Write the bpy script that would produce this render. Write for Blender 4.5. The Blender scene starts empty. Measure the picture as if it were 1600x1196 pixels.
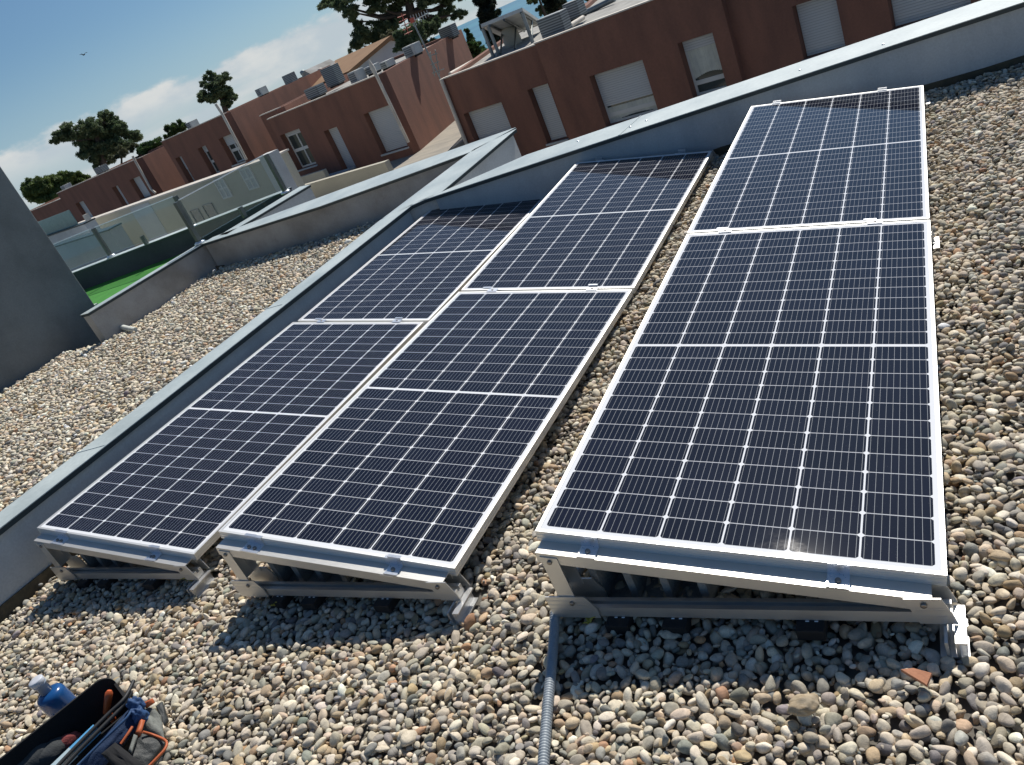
import bpy, bmesh, math, random
import numpy as np
from mathutils import Vector, Matrix, noise as mnoise

random.seed(7)
rng = np.random.default_rng(11)
SC = bpy.context.scene
COL = SC.collection
R_ = math.radians

# ------------------------------------------------------------------ camera
FPX, IW, IH = 1265.87, 1600.0, 1196.0
CR = Vector((0.849758, 0.369601, -0.375907))      # camera right
CD = Vector((-0.129569, -0.544761, -0.828521))    # camera down
CF = Vector((-0.511002, 0.752748, -0.415026))     # camera forward
CP = Vector((1.180547, -1.533924, 1.334958))
cam = bpy.data.cameras.new('camera')
camo = bpy.data.objects.new('camera', cam)
COL.objects.link(camo)
camo.matrix_world = Matrix(((CR.x, -CD.x, -CF.x, CP.x), (CR.y, -CD.y, -CF.y, CP.y),
                            (CR.z, -CD.z, -CF.z, CP.z), (0, 0, 0, 1)))
cam.sensor_fit = 'HORIZONTAL'
cam.sensor_width = 36.0
cam.lens = FPX / IW * 36.0
cam.clip_start = 0.05
cam.clip_end = 5000
SC.camera = camo

# ------------------------------------------------------------------ light
SUN_DIR = Vector((0.06, 0.95, 1.0)).normalized()   # towards the sun
SUN_EL = math.asin(SUN_DIR.z)
SUN_ROT = math.atan2(SUN_DIR.x, SUN_DIR.y)
SKY_STRENGTH = 0.060
SUN_STRENGTH = 5.0
sl = bpy.data.lights.new('sun', 'SUN')
sl.energy = SUN_STRENGTH
sl.angle = R_(0.53)
sl.color = (1.0, 0.95, 0.87)
so = bpy.data.objects.new('sun', sl)
COL.objects.link(so)
so.rotation_euler = (-SUN_DIR).to_track_quat('-Z', 'Y').to_euler()
so.location = (0, 0, 30)

SC.view_settings.view_transform = 'Standard'
SC.view_settings.look = 'None'
SC.view_settings.exposure = 0.0
SC.view_settings.gamma = 1.0
SC.cycles.max_bounces = 6
SC.cycles.transparent_max_bounces = 12


class NT:
    """tiny node-tree helper"""
    def __init__(self, tree):
        self.t = tree
        self.n = tree.nodes
        self.l = tree.links

    def node(self, typ, **kw):
        nd = self.n.new(typ)
        for k, v in kw.items():
            if k == 'inp':
                for kk, vv in v.items():
                    self.set(nd.inputs[kk], vv)
            else:
                setattr(nd, k, v)
        return nd

    def set(self, sock, v):
        if isinstance(v, bpy.types.NodeSocket):
            self.l.new(v, sock)
        else:
            sock.default_value = v

    def m(self, op, a, b=None, c=None, clamp=False):
        nd = self.n.new('ShaderNodeMath')
        nd.operation = op
        nd.use_clamp = clamp
        for i, v in enumerate((a, b, c)):
            if v is not None:
                self.set(nd.inputs[i], v)
        return nd.outputs[0]

    def mix(self, fac, a, b, blend='MIX'):
        nd = self.n.new('ShaderNodeMix')
        nd.data_type = 'RGBA'
        nd.blend_type = blend
        self.set(nd.inputs[0], fac)
        self.set(nd.inputs[6], a)
        self.set(nd.inputs[7], b)
        return nd.outputs[2]

    def ramp(self, fac, stops):
        nd = self.n.new('ShaderNodeValToRGB')
        while len(nd.color_ramp.elements) < len(stops):
            nd.color_ramp.elements.new(0.5)
        for e, (p, c) in zip(nd.color_ramp.elements, stops):
            e.position = p
            e.color = c if len(c) == 4 else (*c, 1)
        self.set(nd.inputs[0], fac)
        return nd.outputs[0]

    def sstep(self, v, lo, hi):
        nd = self.n.new('ShaderNodeMapRange')
        nd.interpolation_type = 'SMOOTHSTEP'
        self.set(nd.inputs[0], v)
        self.set(nd.inputs[1], lo)
        self.set(nd.inputs[2], hi)
        return nd.outputs[0]


world = bpy.data.worlds.new("World")
SC.world = world
world.use_nodes = True
w = NT(world.node_tree)
w.n.clear()
w_out = w.node('ShaderNodeOutputWorld')
w_bg = w.node('ShaderNodeBackground')
tc = w.node('ShaderNodeTexCoord')
# the open sea drops the visible horizon a little below eye level
off = w.node('ShaderNodeVectorMath', operation='ADD')
w.l.new(tc.outputs['Generated'], off.inputs[0])
off.inputs[1].default_value = (0, 0, 0.026)
sky = w.node('ShaderNodeTexSky', sky_type='NISHITA', sun_disc=False)
sky.sun_elevation = SUN_EL
sky.sun_rotation = SUN_ROT
sky.altitude = 20
sky.air_density = 1.0
sky.dust_density = 0.6
sky.ozone_density = 1.2
w.l.new(off.outputs[0], sky.inputs[0])
skyc = w.mix(1.0, sky.outputs[0], (SKY_STRENGTH * 0.80, SKY_STRENGTH * 1.06, SKY_STRENGTH * 1.26, 1), 'MULTIPLY')
sep = w.node('ShaderNodeSeparateXYZ')
w.l.new(off.outputs[0], sep.inputs[0])
az = w.m('ARCTAN2', sep.outputs[0], sep.outputs[1])
el = sep.outputs[2]
cmb = w.node('ShaderNodeCombineXYZ', inp={0: w.m('MULTIPLY', az, 15.0), 1: w.m('MULTIPLY', el, 30.0), 2: 0.3})
nz1 = w.node('ShaderNodeTexNoise', inp={'Vector': cmb.outputs[0], 'Scale': 1.0, 'Detail': 8.0, 'Roughness': 0.58})
cmb2 = w.node('ShaderNodeCombineXYZ', inp={0: w.m('MULTIPLY', az, 3.5), 1: w.m('MULTIPLY', el, 34.0), 2: 4.1})
nz2 = w.node('ShaderNodeTexNoise', inp={'Vector': cmb2.outputs[0], 'Scale': 1.0, 'Detail': 6.0, 'Roughness': 0.55})
top = w.m('MULTIPLY_ADD', w.m('SUBTRACT', nz1.outputs[0], 0.5), 0.046, 0.071)
below = w.sstep(w.m('SUBTRACT', top, el), -0.002, 0.008)
body = w.sstep(w.m('SUBTRACT', top, el), 0.006, 0.045)
# dense white at the cloud's top edge, thin streaks further down
streak = w.sstep(nz2.outputs[0], 0.40, 0.60)
dens = w.m('MULTIPLY', below, w.m('MULTIPLY_ADD', body, w.m('MULTIPLY_ADD', streak, 0.60, -0.74), 0.95), clamp=True)
ccol = w.mix(w.sstep(nz1.outputs[0], 0.35, 0.7), (0.50, 0.57, 0.62, 1), (0.70, 0.71, 0.70, 1))
haze = w.sstep(el, 0.16, 0.0)
skyh = w.mix(w.m('MULTIPLY', haze, 0.55), skyc, (0.44, 0.58, 0.70, 1))
fin = w.mix(dens, skyh, ccol)
w.l.new(fin, w_bg.inputs[0])
w_bg.inputs[1].default_value = 1.0
w.l.new(w_bg.outputs[0], w_out.inputs[0])


# ------------------------------------------------------------------ picking helpers
def ray(px, py):
    return (CR * ((px - IW / 2) / FPX) + CD * ((py - IH / 2) / FPX) + CF)


def on_z(px, py, z):
    d = ray(px, py)
    return CP + d * ((z - CP.z) / d.z)


def at_dist(px, py, dist):
    d = ray(px, py)
    return CP + d * (dist / math.hypot(d.x, d.y))


def on_plane(px, py, p0, n):
    d = ray(px, py)
    return CP + d * ((Vector(p0) - CP).dot(n) / d.dot(n))


# ------------------------------------------------------------------ mesh helpers
class MB:
    def __init__(self):
        self.v = []
        self.f = []
        self.sm = []

    def add(self, vs, fs, smooth=False):
        b = len(self.v)
        self.v += [Vector(p) for p in vs]
        self.f += [tuple(i + b for i in f) for f in fs]
        self.sm += [smooth] * len(fs)
        return self

    def box(self, a, b, M=None):
        x0, y0, z0 = a
        x1, y1, z1 = b
        vs = [Vector(p) for p in ((x0, y0, z0), (x1, y0, z0), (x1, y1, z0), (x0, y1, z0),
                                  (x0, y0, z1), (x1, y0, z1), (x1, y1, z1), (x0, y1, z1))]
        if M is not None:
            vs = [M @ p for p in vs]
        return self.add(vs, [(0, 3, 2, 1), (4, 5, 6, 7), (0, 1, 5, 4), (1, 2, 6, 5), (2, 3, 7, 6), (3, 0, 4, 7)])

    def prism(self, poly, vec, smooth=False):
        """closed polygon (3-D points) swept along vec"""
        n = len(poly)
        vec = Vector(vec)
        a = [Vector(p) for p in poly]
        b = [p + vec for p in a]
        nrm = Vector((0, 0, 0))
        for i in range(n):
            nrm += a[i].cross(a[(i + 1) % n])
        fs = [tuple(range(n)), tuple(range(2 * n - 1, n - 1, -1))]
        sd = [(i, i + n, (i + 1) % n + n, (i + 1) % n) for i in range(n)]
        if nrm.dot(vec) > 0:
            fs = [tuple(reversed(f)) for f in fs]
            sd = [tuple(reversed(f)) for f in sd]
        self.add(a + b, fs)
        self.add(a + b, sd, smooth)
        return self

    def tube(self, pts, rad, seg=10, cap=True, smooth=True):
        pts = [Vector(p) for p in pts]
        if not isinstance(rad, (list, tuple)):
            rad = [rad] * len(pts)
        vs, fs = [], []
        up = Vector((0, 0, 1))
        t0 = (pts[1] - pts[0]).normalized()
        if abs(t0.dot(up)) > 0.95:
            up = Vector((1, 0, 0))
        x = t0.cross(up).normalized()
        for i, p in enumerate(pts):
            t = (pts[min(i + 1, len(pts) - 1)] - pts[max(i - 1, 0)]).normalized()
            x = (x - t * x.dot(t)).normalized()
            y = t.cross(x)
            for k in range(seg):
                a = 2 * math.pi * k / seg
                vs.append(p + (x * math.cos(a) + y * math.sin(a)) * rad[i])
        for i in range(len(pts) - 1):
            for k in range(seg):
                fs.append((i * seg + k, i * seg + (k + 1) % seg, (i + 1) * seg + (k + 1) % seg, (i + 1) * seg + k))
        self.add(vs, fs, smooth)
        if cap:
            n = len(pts)
            self.add(vs[:seg], [tuple(range(seg - 1, -1, -1))])
            self.add(vs[(n - 1) * seg:], [tuple(range(seg))])
        return self

    def lathe(self, prof, M=None, seg=24):
        vs, fs = [], []
        for r, z in prof:
            for k in range(seg):
                a = 2 * math.pi * k / seg
                p = Vector((r * math.cos(a), r * math.sin(a), z))
                vs.append(M @ p if M is not None else p)
        for i in range(len(prof) - 1):
            for k in range(seg):
                fs.append((i * seg + k, i * seg + (k + 1) % seg, (i + 1) * seg + (k + 1) % seg, (i + 1) * seg + k))
        n = len(prof)
        fs.append(tuple(range(seg - 1, -1, -1)))
        fs.append(tuple(range((n - 1) * seg, n * seg)))
        return self.add(vs, fs, True)

    def blob(self, c, r, sub=2, amp=0.15, freq=2.0, seed=0, M=None):
        bm = bmesh.new()
        bmesh.ops.create_icosphere(bm, subdivisions=sub, radius=1.0)
        vs = []
        for vtx in bm.verts:
            d = vtx.co.normalized()
            k = 1 + amp * mnoise.noise(d * freq + Vector((seed * 3.1, seed * 1.7, seed)))
            p = Vector((d.x * r[0] * k, d.y * r[1] * k, d.z * r[2] * k))
            if M is not None:
                p = M @ p
            vs.append(p + Vector(c))
        fs = [tuple(q.index for q in f.verts) for f in bm.faces]
        bm.free()
        return self.add(vs, fs, True)

    def build(self, name, mat, parent=None, bevel=0.0):
        me = bpy.data.meshes.new(name)
        me.from_pydata([tuple(p) for p in self.v], [], self.f)
        me.polygons.foreach_set('use_smooth', self.sm)
        if mat is not None:
            me.materials.append(mat)
        me.update()
        o = bpy.data.objects.new(name, me)
        COL.objects.link(o)
        if parent is not None:
            o.parent = parent
        if bevel > 0:
            # weld shared corners so the bevel rounds real edges
            bm = bmesh.new()
            bm.from_mesh(me)
            bmesh.ops.remove_doubles(bm, verts=bm.verts, dist=1e-5)
            es = [e for e in bm.edges if len(e.link_faces) == 2 and e.calc_face_angle(0) > 0.6]
            bmesh.ops.bevel(bm, geom=es, offset=bevel, segments=2, affect='EDGES', profile=0.6)
            bm.to_mesh(me)
            bm.free()
        return o


def tag(o, label=None, cat=None, group=None, kind=None):
    if label:
        o['label'] = label
    if cat:
        o['category'] = cat
    if group:
        o['group'] = group
    if kind:
        o['kind'] = kind
    return o


def empty(name, mat, label, cat, group=None):
    o = bpy.data.objects.new(name, None)
    COL.objects.link(o)
    o.empty_display_size = 0.1
    o.matrix_world = mat if isinstance(mat, Matrix) else Matrix.Translation(Vector(mat))
    return tag(o, label, cat, group)


def copy_tree(o, parent=None):
    c = o.copy()
    COL.objects.link(c)
    if parent is not None:
        c.parent = parent
        c.matrix_parent_inverse = o.matrix_parent_inverse.copy()
    for ch in o.children:
        copy_tree(ch, c)
    return c


def frame(P, U, V):
    U = Vector(U).normalized()
    V = Vector(V)
    V = (V - U * U.dot(V)).normalized()
    N = U.cross(V)
    return Matrix(((U.x, V.x, N.x, P[0]), (U.y, V.y, N.y, P[1]), (U.z, V.z, N.z, P[2]), (0, 0, 0, 1)))


# ------------------------------------------------------------------ materials
def principled(name, col, rough=0.6, metal=0.0, spec=0.5):
    m = bpy.data.materials.new(name)
    m.use_nodes = True
    t = NT(m.node_tree)
    b = t.n['Principled BSDF']
    b.inputs['Base Color'].default_value = (*col, 1)
    b.inputs['Roughness'].default_value = rough
    b.inputs['Metallic'].default_value = metal
    b.inputs['Specular IOR Level'].default_value = spec
    return m, t, b


def stained(name, col, col2, scale=3.0, rough=0.8, bump=0.2, fine=60.0, metal=0.0, stretch=(1, 1, 1), lo=0.35, hi=0.7,
            bump_dist=0.004):
    """base colour broken up by blotches and grain, with a small bump"""
    m, t, b = principled(name, col, rough, metal)
    co = t.node('ShaderNodeTexCoord')
    mp = t.node('ShaderNodeMapping', inp={'Vector': co.outputs['Object'], 'Scale': stretch})
    n1 = t.node('ShaderNodeTexNoise', inp={'Vector': mp.outputs[0], 'Scale': scale, 'Detail': 7.0, 'Roughness': 0.62})
    n2 = t.node('ShaderNodeTexNoise', inp={'Vector': co.outputs['Object'], 'Scale': fine, 'Detail': 4.0})
    f = t.sstep(n1.outputs[0], lo, hi)
    c = t.mix(f, (*col, 1), (*col2, 1))
    g = t.m('MULTIPLY_ADD', n2.outputs[0], 0.35, 0.83)
    c2 = t.mix(1.0, c, t.node('ShaderNodeCombineColor', inp={0: g, 1: g, 2: g}).outputs[0], 'MULTIPLY')
    t.l.new(c2, b.inputs['Base Color'])
    bp = t.node('ShaderNodeBump', inp={'Strength': bump, 'Distance': bump_dist, 'Height': n2.outputs[0]})
    t.l.new(bp.outputs[0], b.inputs['Normal'])
    t.l.new(t.m('MULTIPLY_ADD', n1.outputs[0], 0.3, rough - 0.15, clamp=True), b.inputs['Roughness'])
    return m


M = {}


def make_alu(name, col, rough, sx):
    m, t, b = principled(name, col, rough, 0.80)
    co = t.node('ShaderNodeTexCoord')
    mp = t.node('ShaderNodeMapping', inp={'Vector': co.outputs['Object'], 'Scale': sx})
    n = t.node('ShaderNodeTexNoise', inp={'Vector': mp.outputs[0], 'Scale': 40.0, 'Detail': 5.0, 'Roughness': 0.7})
    n2 = t.node('ShaderNodeTexNoise', inp={'Vector': co.outputs['Object'], 'Scale': 5.0, 'Detail': 5.0})
    t.l.new(t.m('MULTIPLY_ADD', n.outputs[0], 0.22, rough - 0.11), b.inputs['Roughness'])
    g = t.m('MULTIPLY_ADD', n2.outputs[0], 0.35, 0.8)
    t.l.new(t.mix(1.0, (*col, 1), t.node('ShaderNodeCombineColor', inp={0: g, 1: g, 2: g}).outputs[0], 'MULTIPLY'),
            b.inputs['Base Color'])
    bp = t.node('ShaderNodeBump', inp={'Strength': 0.12, 'Distance': 0.001, 'Height': n.outputs[0]})
    t.l.new(bp.outputs[0], b.inputs['Normal'])
    return m


M['alu'] = make_alu('brushed_aluminium', (0.66, 0.65, 0.62), 0.46, (0.3, 6, 6))
M['alu_y'] = make_alu('brushed_aluminium_long', (0.72, 0.72, 0.71), 0.40, (6, 0.3, 6))
M['panel_frame'], _t, _b = principled('anodised_frame', (0.80, 0.80, 0.78), 0.45, 0.75)
M['clamp'] = make_alu('clamp_aluminium', (0.80, 0.82, 0.85), 0.3, (3, 3, 3))
M['bolt'], _t, _b = principled('steel_bolt', (0.28, 0.26, 0.24), 0.4, 1.0)
M['rubber'], _t, _b = principled('black_rubber', (0.012, 0.012, 0.013), 0.7)
M['backsheet'], _t, _b = principled('white_backsheet', (0.72, 0.72, 0.72), 0.6)
M['concrete'] = stained('concrete_block', (0.24, 0.24, 0.23), (0.34, 0.335, 0.32), 9.0, 0.95, 0.9, 140.0)
M['coping'] = stained('metal_coping', (0.36, 0.42, 0.43), (0.48, 0.54, 0.54), 2.2, 0.5, 0.08, 40.0, 0.0, lo=0.3, hi=0.72)
M['drip_shade_capping'], _t, _b = principled('drip_shade_and_dark_capping', (0.030, 0.045, 0.05), 0.5)  # near-black paints the drip shadow below copings; dark terrace cappings share it
M['parapet'] = stained('painted_parapet', (0.50, 0.535, 0.55), (0.41, 0.445, 0.47), 1.4, 0.85, 0.15, 90.0, stretch=(2.2, 2.2, 0.5))
M['parapet_far'] = stained('grey_render', (0.40, 0.395, 0.385), (0.25, 0.24, 0.22), 1.3, 0.9, 0.2, 80.0)
M['bitumen'] = stained('mossy_upstand', (0.06, 0.055, 0.04), (0.12, 0.10, 0.065), 10.0, 0.95, 0.6, 70.0)
M['white_render'] = stained('white_render', (0.62, 0.62, 0.61), (0.50, 0.50, 0.49), 1.2, 0.9, 0.1, 60.0)
M['tower'] = stained('blue_grey_render', (0.200, 0.220, 0.225), (0.140, 0.155, 0.160), 1.3, 0.9, 0.5, 60.0)
M['stucco'] = stained('red_stucco', (0.245, 0.112, 0.077), (0.165, 0.082, 0.062), 1.0, 0.92, 0.35, 25.0, bump_dist=0.01, stretch=(1.6, 1.6, 0.45), lo=0.3, hi=0.75)
M['beige_wall'] = stained('beige_render', (0.52, 0.49, 0.40), (0.45, 0.425, 0.35), 0.6, 0.9, 0.1, 40.0)
M['pale_wall'] = stained('pale_grey_render', (0.50, 0.52, 0.52), (0.43, 0.45, 0.46), 0.7, 0.9, 0.1, 40.0)
M['patio'] = stained('patio_paving', (0.36, 0.32, 0.26), (0.27, 0.25, 0.215), 1.1, 0.9, 0.1, 20.0, stretch=(1, 3, 1))
M['land'] = stained('dry_ground', (0.10, 0.10, 0.06), (0.16, 0.14, 0.09), 0.05, 0.95, 0.1, 1.0)
M['turf'] = stained('green_turf', (0.035, 0.20, 0.02), (0.05, 0.25, 0.03), 6.0, 0.9, 0.5, 200.0)
M['shutter'], t_, b_ = principled('roller_shutter', (0.55, 0.58, 0.60), 0.6)
co = t_.node('ShaderNodeTexCoord')
sp = t_.node('ShaderNodeSeparateXYZ', inp={0: co.outputs['Object']})
wv = t_.m('FRACT', t_.m('MULTIPLY', sp.outputs[2], 19.0))
sh = t_.sstep(t_.m('ABSOLUTE', t_.m('SUBTRACT', wv, 0.5)), 0.33, 0.5)
t_.l.new(t_.mix(sh, (0.56, 0.58, 0.60, 1), (0.36, 0.38, 0.41, 1)), b_.inputs['Base Color'])
bp = t_.node('ShaderNodeBump', inp={'Strength': 0.6, 'Distance': 0.01, 'Height': t_.m('SUBTRACT', 1.0, sh)})
t_.l.new(bp.outputs[0], b_.inputs['Normal'])
M['win_frame'], _t, _b = principled('white_window_frame', (0.62, 0.63, 0.62), 0.5)
M['win_glass'], _t, _b = principled('dark_window_glass', (0.05, 0.065, 0.065), 0.05, 0.0, 0.8)
M['curtain'] = stained('pale_curtain', (0.62, 0.64, 0.58), (0.50, 0.52, 0.49), 2.5, 0.9, 0.3, 8.0, stretch=(4, 4, 0.6))
M['pipe'] = stained('cream_pipe', (0.66, 0.60, 0.52), (0.52, 0.47, 0.41), 2.0, 0.7, 0.1, 30.0)
M['grey_metal'] = stained('weathered_metal', (0.30, 0.33, 0.33), (0.20, 0.22, 0.22), 3.0, 0.55, 0.05, 40.0, 0.6)
M['post'] = stained('steel_post', (0.16, 0.17, 0.16), (0.10, 0.11, 0.105), 2.0, 0.4, 0.02, 40.0, 0.7)
M['ac'] = stained('ac_casing', (0.55, 0.56, 0.53), (0.45, 0.46, 0.44), 2.0, 0.6, 0.05, 30.0)
M['ac_dark'], t_, b_ = principled('ac_grille', (0.05, 0.06, 0.065), 0.6)
co = t_.node('ShaderNodeTexCoord')
sp = t_.node('ShaderNodeSeparateXYZ', inp={0: co.outputs['Object']})
wv = t_.m('FRACT', t_.m('MULTIPLY', sp.outputs[2], 17.0))
sh = t_.sstep(t_.m('ABSOLUTE', t_.m('SUBTRACT', wv, 0.5)), 0.22, 0.3)
t_.l.new(t_.mix(sh, (0.09, 0.10, 0.105, 1), (0.29, 0.31, 0.31, 1)), b_.inputs['Base Color'])
M['roof_tile'], t_, b_ = principled('clay_roof_tiles', (0.32, 0.19, 0.10), 0.9)
co = t_.node('ShaderNodeTexCoord')
sp = t_.node('ShaderNodeSeparateXYZ', inp={0: co.outputs['Object']})
wv = t_.m('SINE', t_.m('MULTIPLY', sp.outputs[0], 26.0))
nn = t_.node('ShaderNodeTexNoise', inp={'Vector': co.outputs['Object'], 'Scale': 1.7, 'Detail': 8.0})
t_.l.new(t_.mix(t_.m('MULTIPLY_ADD', wv, 0.25, nn.outputs[0]), (0.20, 0.105, 0.05, 1), (0.33, 0.20, 0.105, 1)),
         b_.inputs['Base Color'])
M['bark'] = stained('bark', (0.06, 0.045, 0.035), (0.10, 0.08, 0.065), 3.0, 0.95, 0.6, 12.0, stretch=(1, 1, 0.3), bump_dist=0.03)
M['roof_grey'] = stained('flat_roof_gravel', (0.38, 0.37, 0.34), (0.27, 0.26, 0.24), 2.0, 0.95, 0.4, 14.0)


def leaf_mat(name, c1, c2, c3):
    m, t, b = principled(name, c1, 0.65)
    at = t.node('ShaderNodeAttribute', attribute_name='leaf')
    co = t.node('ShaderNodeTexCoord')
    n = t.node('ShaderNodeTexNoise', inp={'Vector': co.outputs['Object'], 'Scale': 1.3, 'Detail': 3.0})
    v = t.m('MULTIPLY_ADD', n.outputs[0], 0.6, t.m('MULTIPLY', at.outputs['Fac'], 0.5))
    c = t.ramp(v, [(0.25, c1), (0.5, c2), (0.85, c3)])
    t.l.new(c, b.inputs['Base Color'])
    tr = t.node('ShaderNodeBsdfTranslucent', inp={'Color': c})
    mx = t.node('ShaderNodeMixShader', inp={0: 0.42, 1: b.outputs[0], 2: tr.outputs[0]})
    t.l.new(mx.outputs[0], t.n['Material Output'].inputs[0])
    return m


M['pine'] = leaf_mat('pine_needles', (0.050, 0.078, 0.040), (0.10, 0.145, 0.070), (0.18, 0.22, 0.11))
M['stone_pine'] = leaf_mat('stone_pine_needles', (0.055, 0.088, 0.028), (0.11, 0.160, 0.048), (0.18, 0.24, 0.07))
M['shrub'] = leaf_mat('shrub_leaves', (0.022, 0.05, 0.016), (0.05, 0.10, 0.03), (0.10, 0.16, 0.05))
M['cypress'] = leaf_mat('cypress_scales', (0.010, 0.020, 0.014), (0.018, 0.032, 0.020), (0.036, 0.052, 0.030))
M['olive'] = leaf_mat('olive_leaves', (0.06, 0.075, 0.04), (0.11, 0.12, 0.06), (0.16, 0.16, 0.09))


def make_glass():
    m = bpy.data.materials.new('balustrade_glass')
    m.use_nodes = True
    t = NT(m.node_tree)
    t.n.remove(t.n['Principled BSDF'])
    tr = t.node('ShaderNodeBsdfTransparent', inp={'Color': (0.965, 0.985, 0.975, 1)})
    gl = t.node('ShaderNodeBsdfGlossy', inp={'Color': (1, 1, 1, 1), 'Roughness': 0.02})
    df = t.node('ShaderNodeBsdfDiffuse', inp={'Color': (0.45, 0.5, 0.47, 1)})
    ge = t.node('ShaderNodeNewGeometry')
    dt = t.node('ShaderNodeVectorMath', operation='DOT_PRODUCT', inp={0: ge.outputs['Incoming'], 1: ge.outputs['Normal']})
    ca = t.m('SUBTRACT', 1.0, t.m('ABSOLUTE', dt.outputs['Value']), clamp=True)
    frs = t.m('MULTIPLY_ADD', t.m('POWER', ca, 5.0), 0.9, 0.04)
    co = t.node('ShaderNodeTexCoord')
    n = t.node('ShaderNodeTexNoise', inp={'Vector': co.outputs['Object'], 'Scale': 1.5, 'Detail': 6.0})
    m1 = t.node('ShaderNodeMixShader', inp={0: t.m('MULTIPLY', n.outputs[0], 0.16), 1: tr.outputs[0], 2: df.outputs[0]})
    m2 = t.node('ShaderNodeMixShader', inp={0: frs, 1: m1.outputs[0], 2: gl.outputs[0]})
    t.l.new(m2.outputs[0], t.n['Material Output'].inputs[0])
    return m


M['glass'] = make_glass()
M['sea'], t_, b_ = principled('sea_water', (0.035, 0.17, 0.25), 0.45, 0.0, 0.3)
co = t_.node('ShaderNodeTexCoord')
nn = t_.node('ShaderNodeTexNoise', inp={'Vector': co.outputs['Object'], 'Scale': 0.06, 'Detail': 8.0})
bp = t_.node('ShaderNodeBump', inp={'Strength': 0.4, 'Distance': 0.6, 'Height': nn.outputs[0]})
t_.l.new(bp.outputs[0], b_.inputs['Normal'])
nn = t_.node('ShaderNodeTexNoise', inp={'Vector': co.outputs['Object'], 'Scale': 0.012, 'Detail': 5.0})
t_.l.new(t_.mix(t_.sstep(nn.outputs[0], 0.35, 0.65), (0.030, 0.150, 0.235, 1), (0.045, 0.20, 0.27, 1)), b_.inputs['Base Color'])

# ---- photovoltaic cells, laid out in the panel's own metres
PW, PL, GAP = 1.038, 2.094, 0.020
NU, NV = 6, 24
MU, MV, MID = 0.0215, 0.026, 0.013
PU = (PW - 2 * MU) / NU
PV = (PL - 2 * MV - MID) / NV


def make_cells():
    m, t, b = principled('photovoltaic_cells', (0.01, 0.013, 0.024), 0.10, 0.0, 0.24)
    co = t.node('ShaderNodeTexCoord')
    sp = t.node('ShaderNodeSeparateXYZ', inp={0: co.outputs['Object']})
    u, v = sp.outputs[0], sp.outputs[1]
    un = t.m('DIVIDE', t.m('SUBTRACT', u, MU), PU)
    vh = t.m('GREATER_THAN', v, PL / 2)
    vs = t.m('SUBTRACT', t.m('SUBTRACT', v, MV), t.m('MULTIPLY', vh, MID))
    vn = t.m('DIVIDE', vs, PV)
    fu, fv = t.m('FRACT', un), t.m('FRACT', vn)
    du = t.m('MULTIPLY', t.m('SUBTRACT', 0.5, t.m('ABSOLUTE', t.m('SUBTRACT', fu, 0.5))), PU)   # metres to column gap
    dv = t.m('MULTIPLY', t.m('SUBTRACT', 0.5, t.m('ABSOLUTE', t.m('SUBTRACT', fv, 0.5))), PV)
    colgap = t.m('LESS_THAN', du, 0.0025)
    rowgap = t.m('LESS_THAN', dv, 0.0015)
    cham = t.m('LESS_THAN', t.m('ADD', du, dv), 0.0100)
    mid = t.m('LESS_THAN', t.m('ABSOLUTE', t.m('SUBTRACT', v, PL / 2)), MID / 2 + 0.0005)
    out = t.m('MAXIMUM', t.m('MAXIMUM', t.m('LESS_THAN', un, 0.0), t.m('GREATER_THAN', un, float(NU))),
              t.m('MAXIMUM', t.m('LESS_THAN', v, MV), t.m('GREATER_THAN', v, PL - MV)))
    white = t.m('MAXIMUM', t.m('MAXIMUM', colgap, cham), t.m('MAXIMUM', mid, out))
    # nine thin busbars per cell, running the long way
    bf = t.m('FRACT', t.m('ADD', t.m('MULTIPLY', fu, 9.0), 0.0))
    bus = t.m('LESS_THAN', t.m('ABSOLUTE', t.m('SUBTRACT', bf, 0.5)), 0.031)
    # fine contact fingers across
    ff = t.m('FRACT', t.m('MULTIPLY', fv, 54.0))
    fing = t.m('LESS_THAN', ff, 0.10)
    wn = t.node('ShaderNodeTexWhiteNoise', noise_dimensions='2D')
    t.l.new(t.node('ShaderNodeCombineXYZ', inp={0: t.m('FLOOR', un), 1: t.m('FLOOR', vn)}).outputs[0], wn.inputs['Vector'])
    cell = t.mix(wn.outputs['Value'], (0.0058, 0.0082, 0.0190, 1), (0.0085, 0.0112, 0.0245, 1))
    cell = t.mix(t.m('MULTIPLY', fing, 0.12), cell, (0.08, 0.085, 0.10, 1))
    cell = t.mix(t.m('MULTIPLY', bus, 0.72), cell, (0.42, 0.43, 0.44, 1))
    c = t.mix(rowgap, cell, (0.50, 0.51, 0.54, 1))
    c = t.mix(white, c, (0.74, 0.75, 0.77, 1))
    # dust: specks, faint smears and a film that gathers along the lower edge
    n1 = t.node('ShaderNodeTexNoise', inp={'Vector': co.outputs['Object'], 'Scale': 260.0, 'Detail': 2.0})
    n2 = t.node('ShaderNodeTexNoise', inp={'Vector': co.outputs['Object'], 'Scale': 2.6, 'Detail': 7.0, 'Roughness': 0.7, 'Distortion': 1.2})
    n3 = t.node('ShaderNodeTexNoise', inp={'Vector': co.outputs['Object'], 'Scale': 26.0, 'Detail': 3.0})
    speck = t.m('MULTIPLY', t.sstep(n1.outputs[0], 0.69, 0.76), t.sstep(n3.outputs[0], 0.45, 0.65))
    smear = t.sstep(n2.outputs[0], 0.56, 0.76)
    dust = t.m('ADD', t.m('MULTIPLY', speck, 0.20), t.m('MULTIPLY_ADD', smear, 0.014, 0.002), clamp=True)
    c = t.mix(dust, c, (0.45, 0.44, 0.42, 1))
    t.l.new(c, b.inputs['Base Color'])
    t.l.new(t.m('MULTIPLY_ADD', smear, 0.03, 0.035), b.inputs['Roughness'])
    b.inputs['IOR'].default_value = 1.46
    return m


M['cells'] = make_cells()


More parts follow.
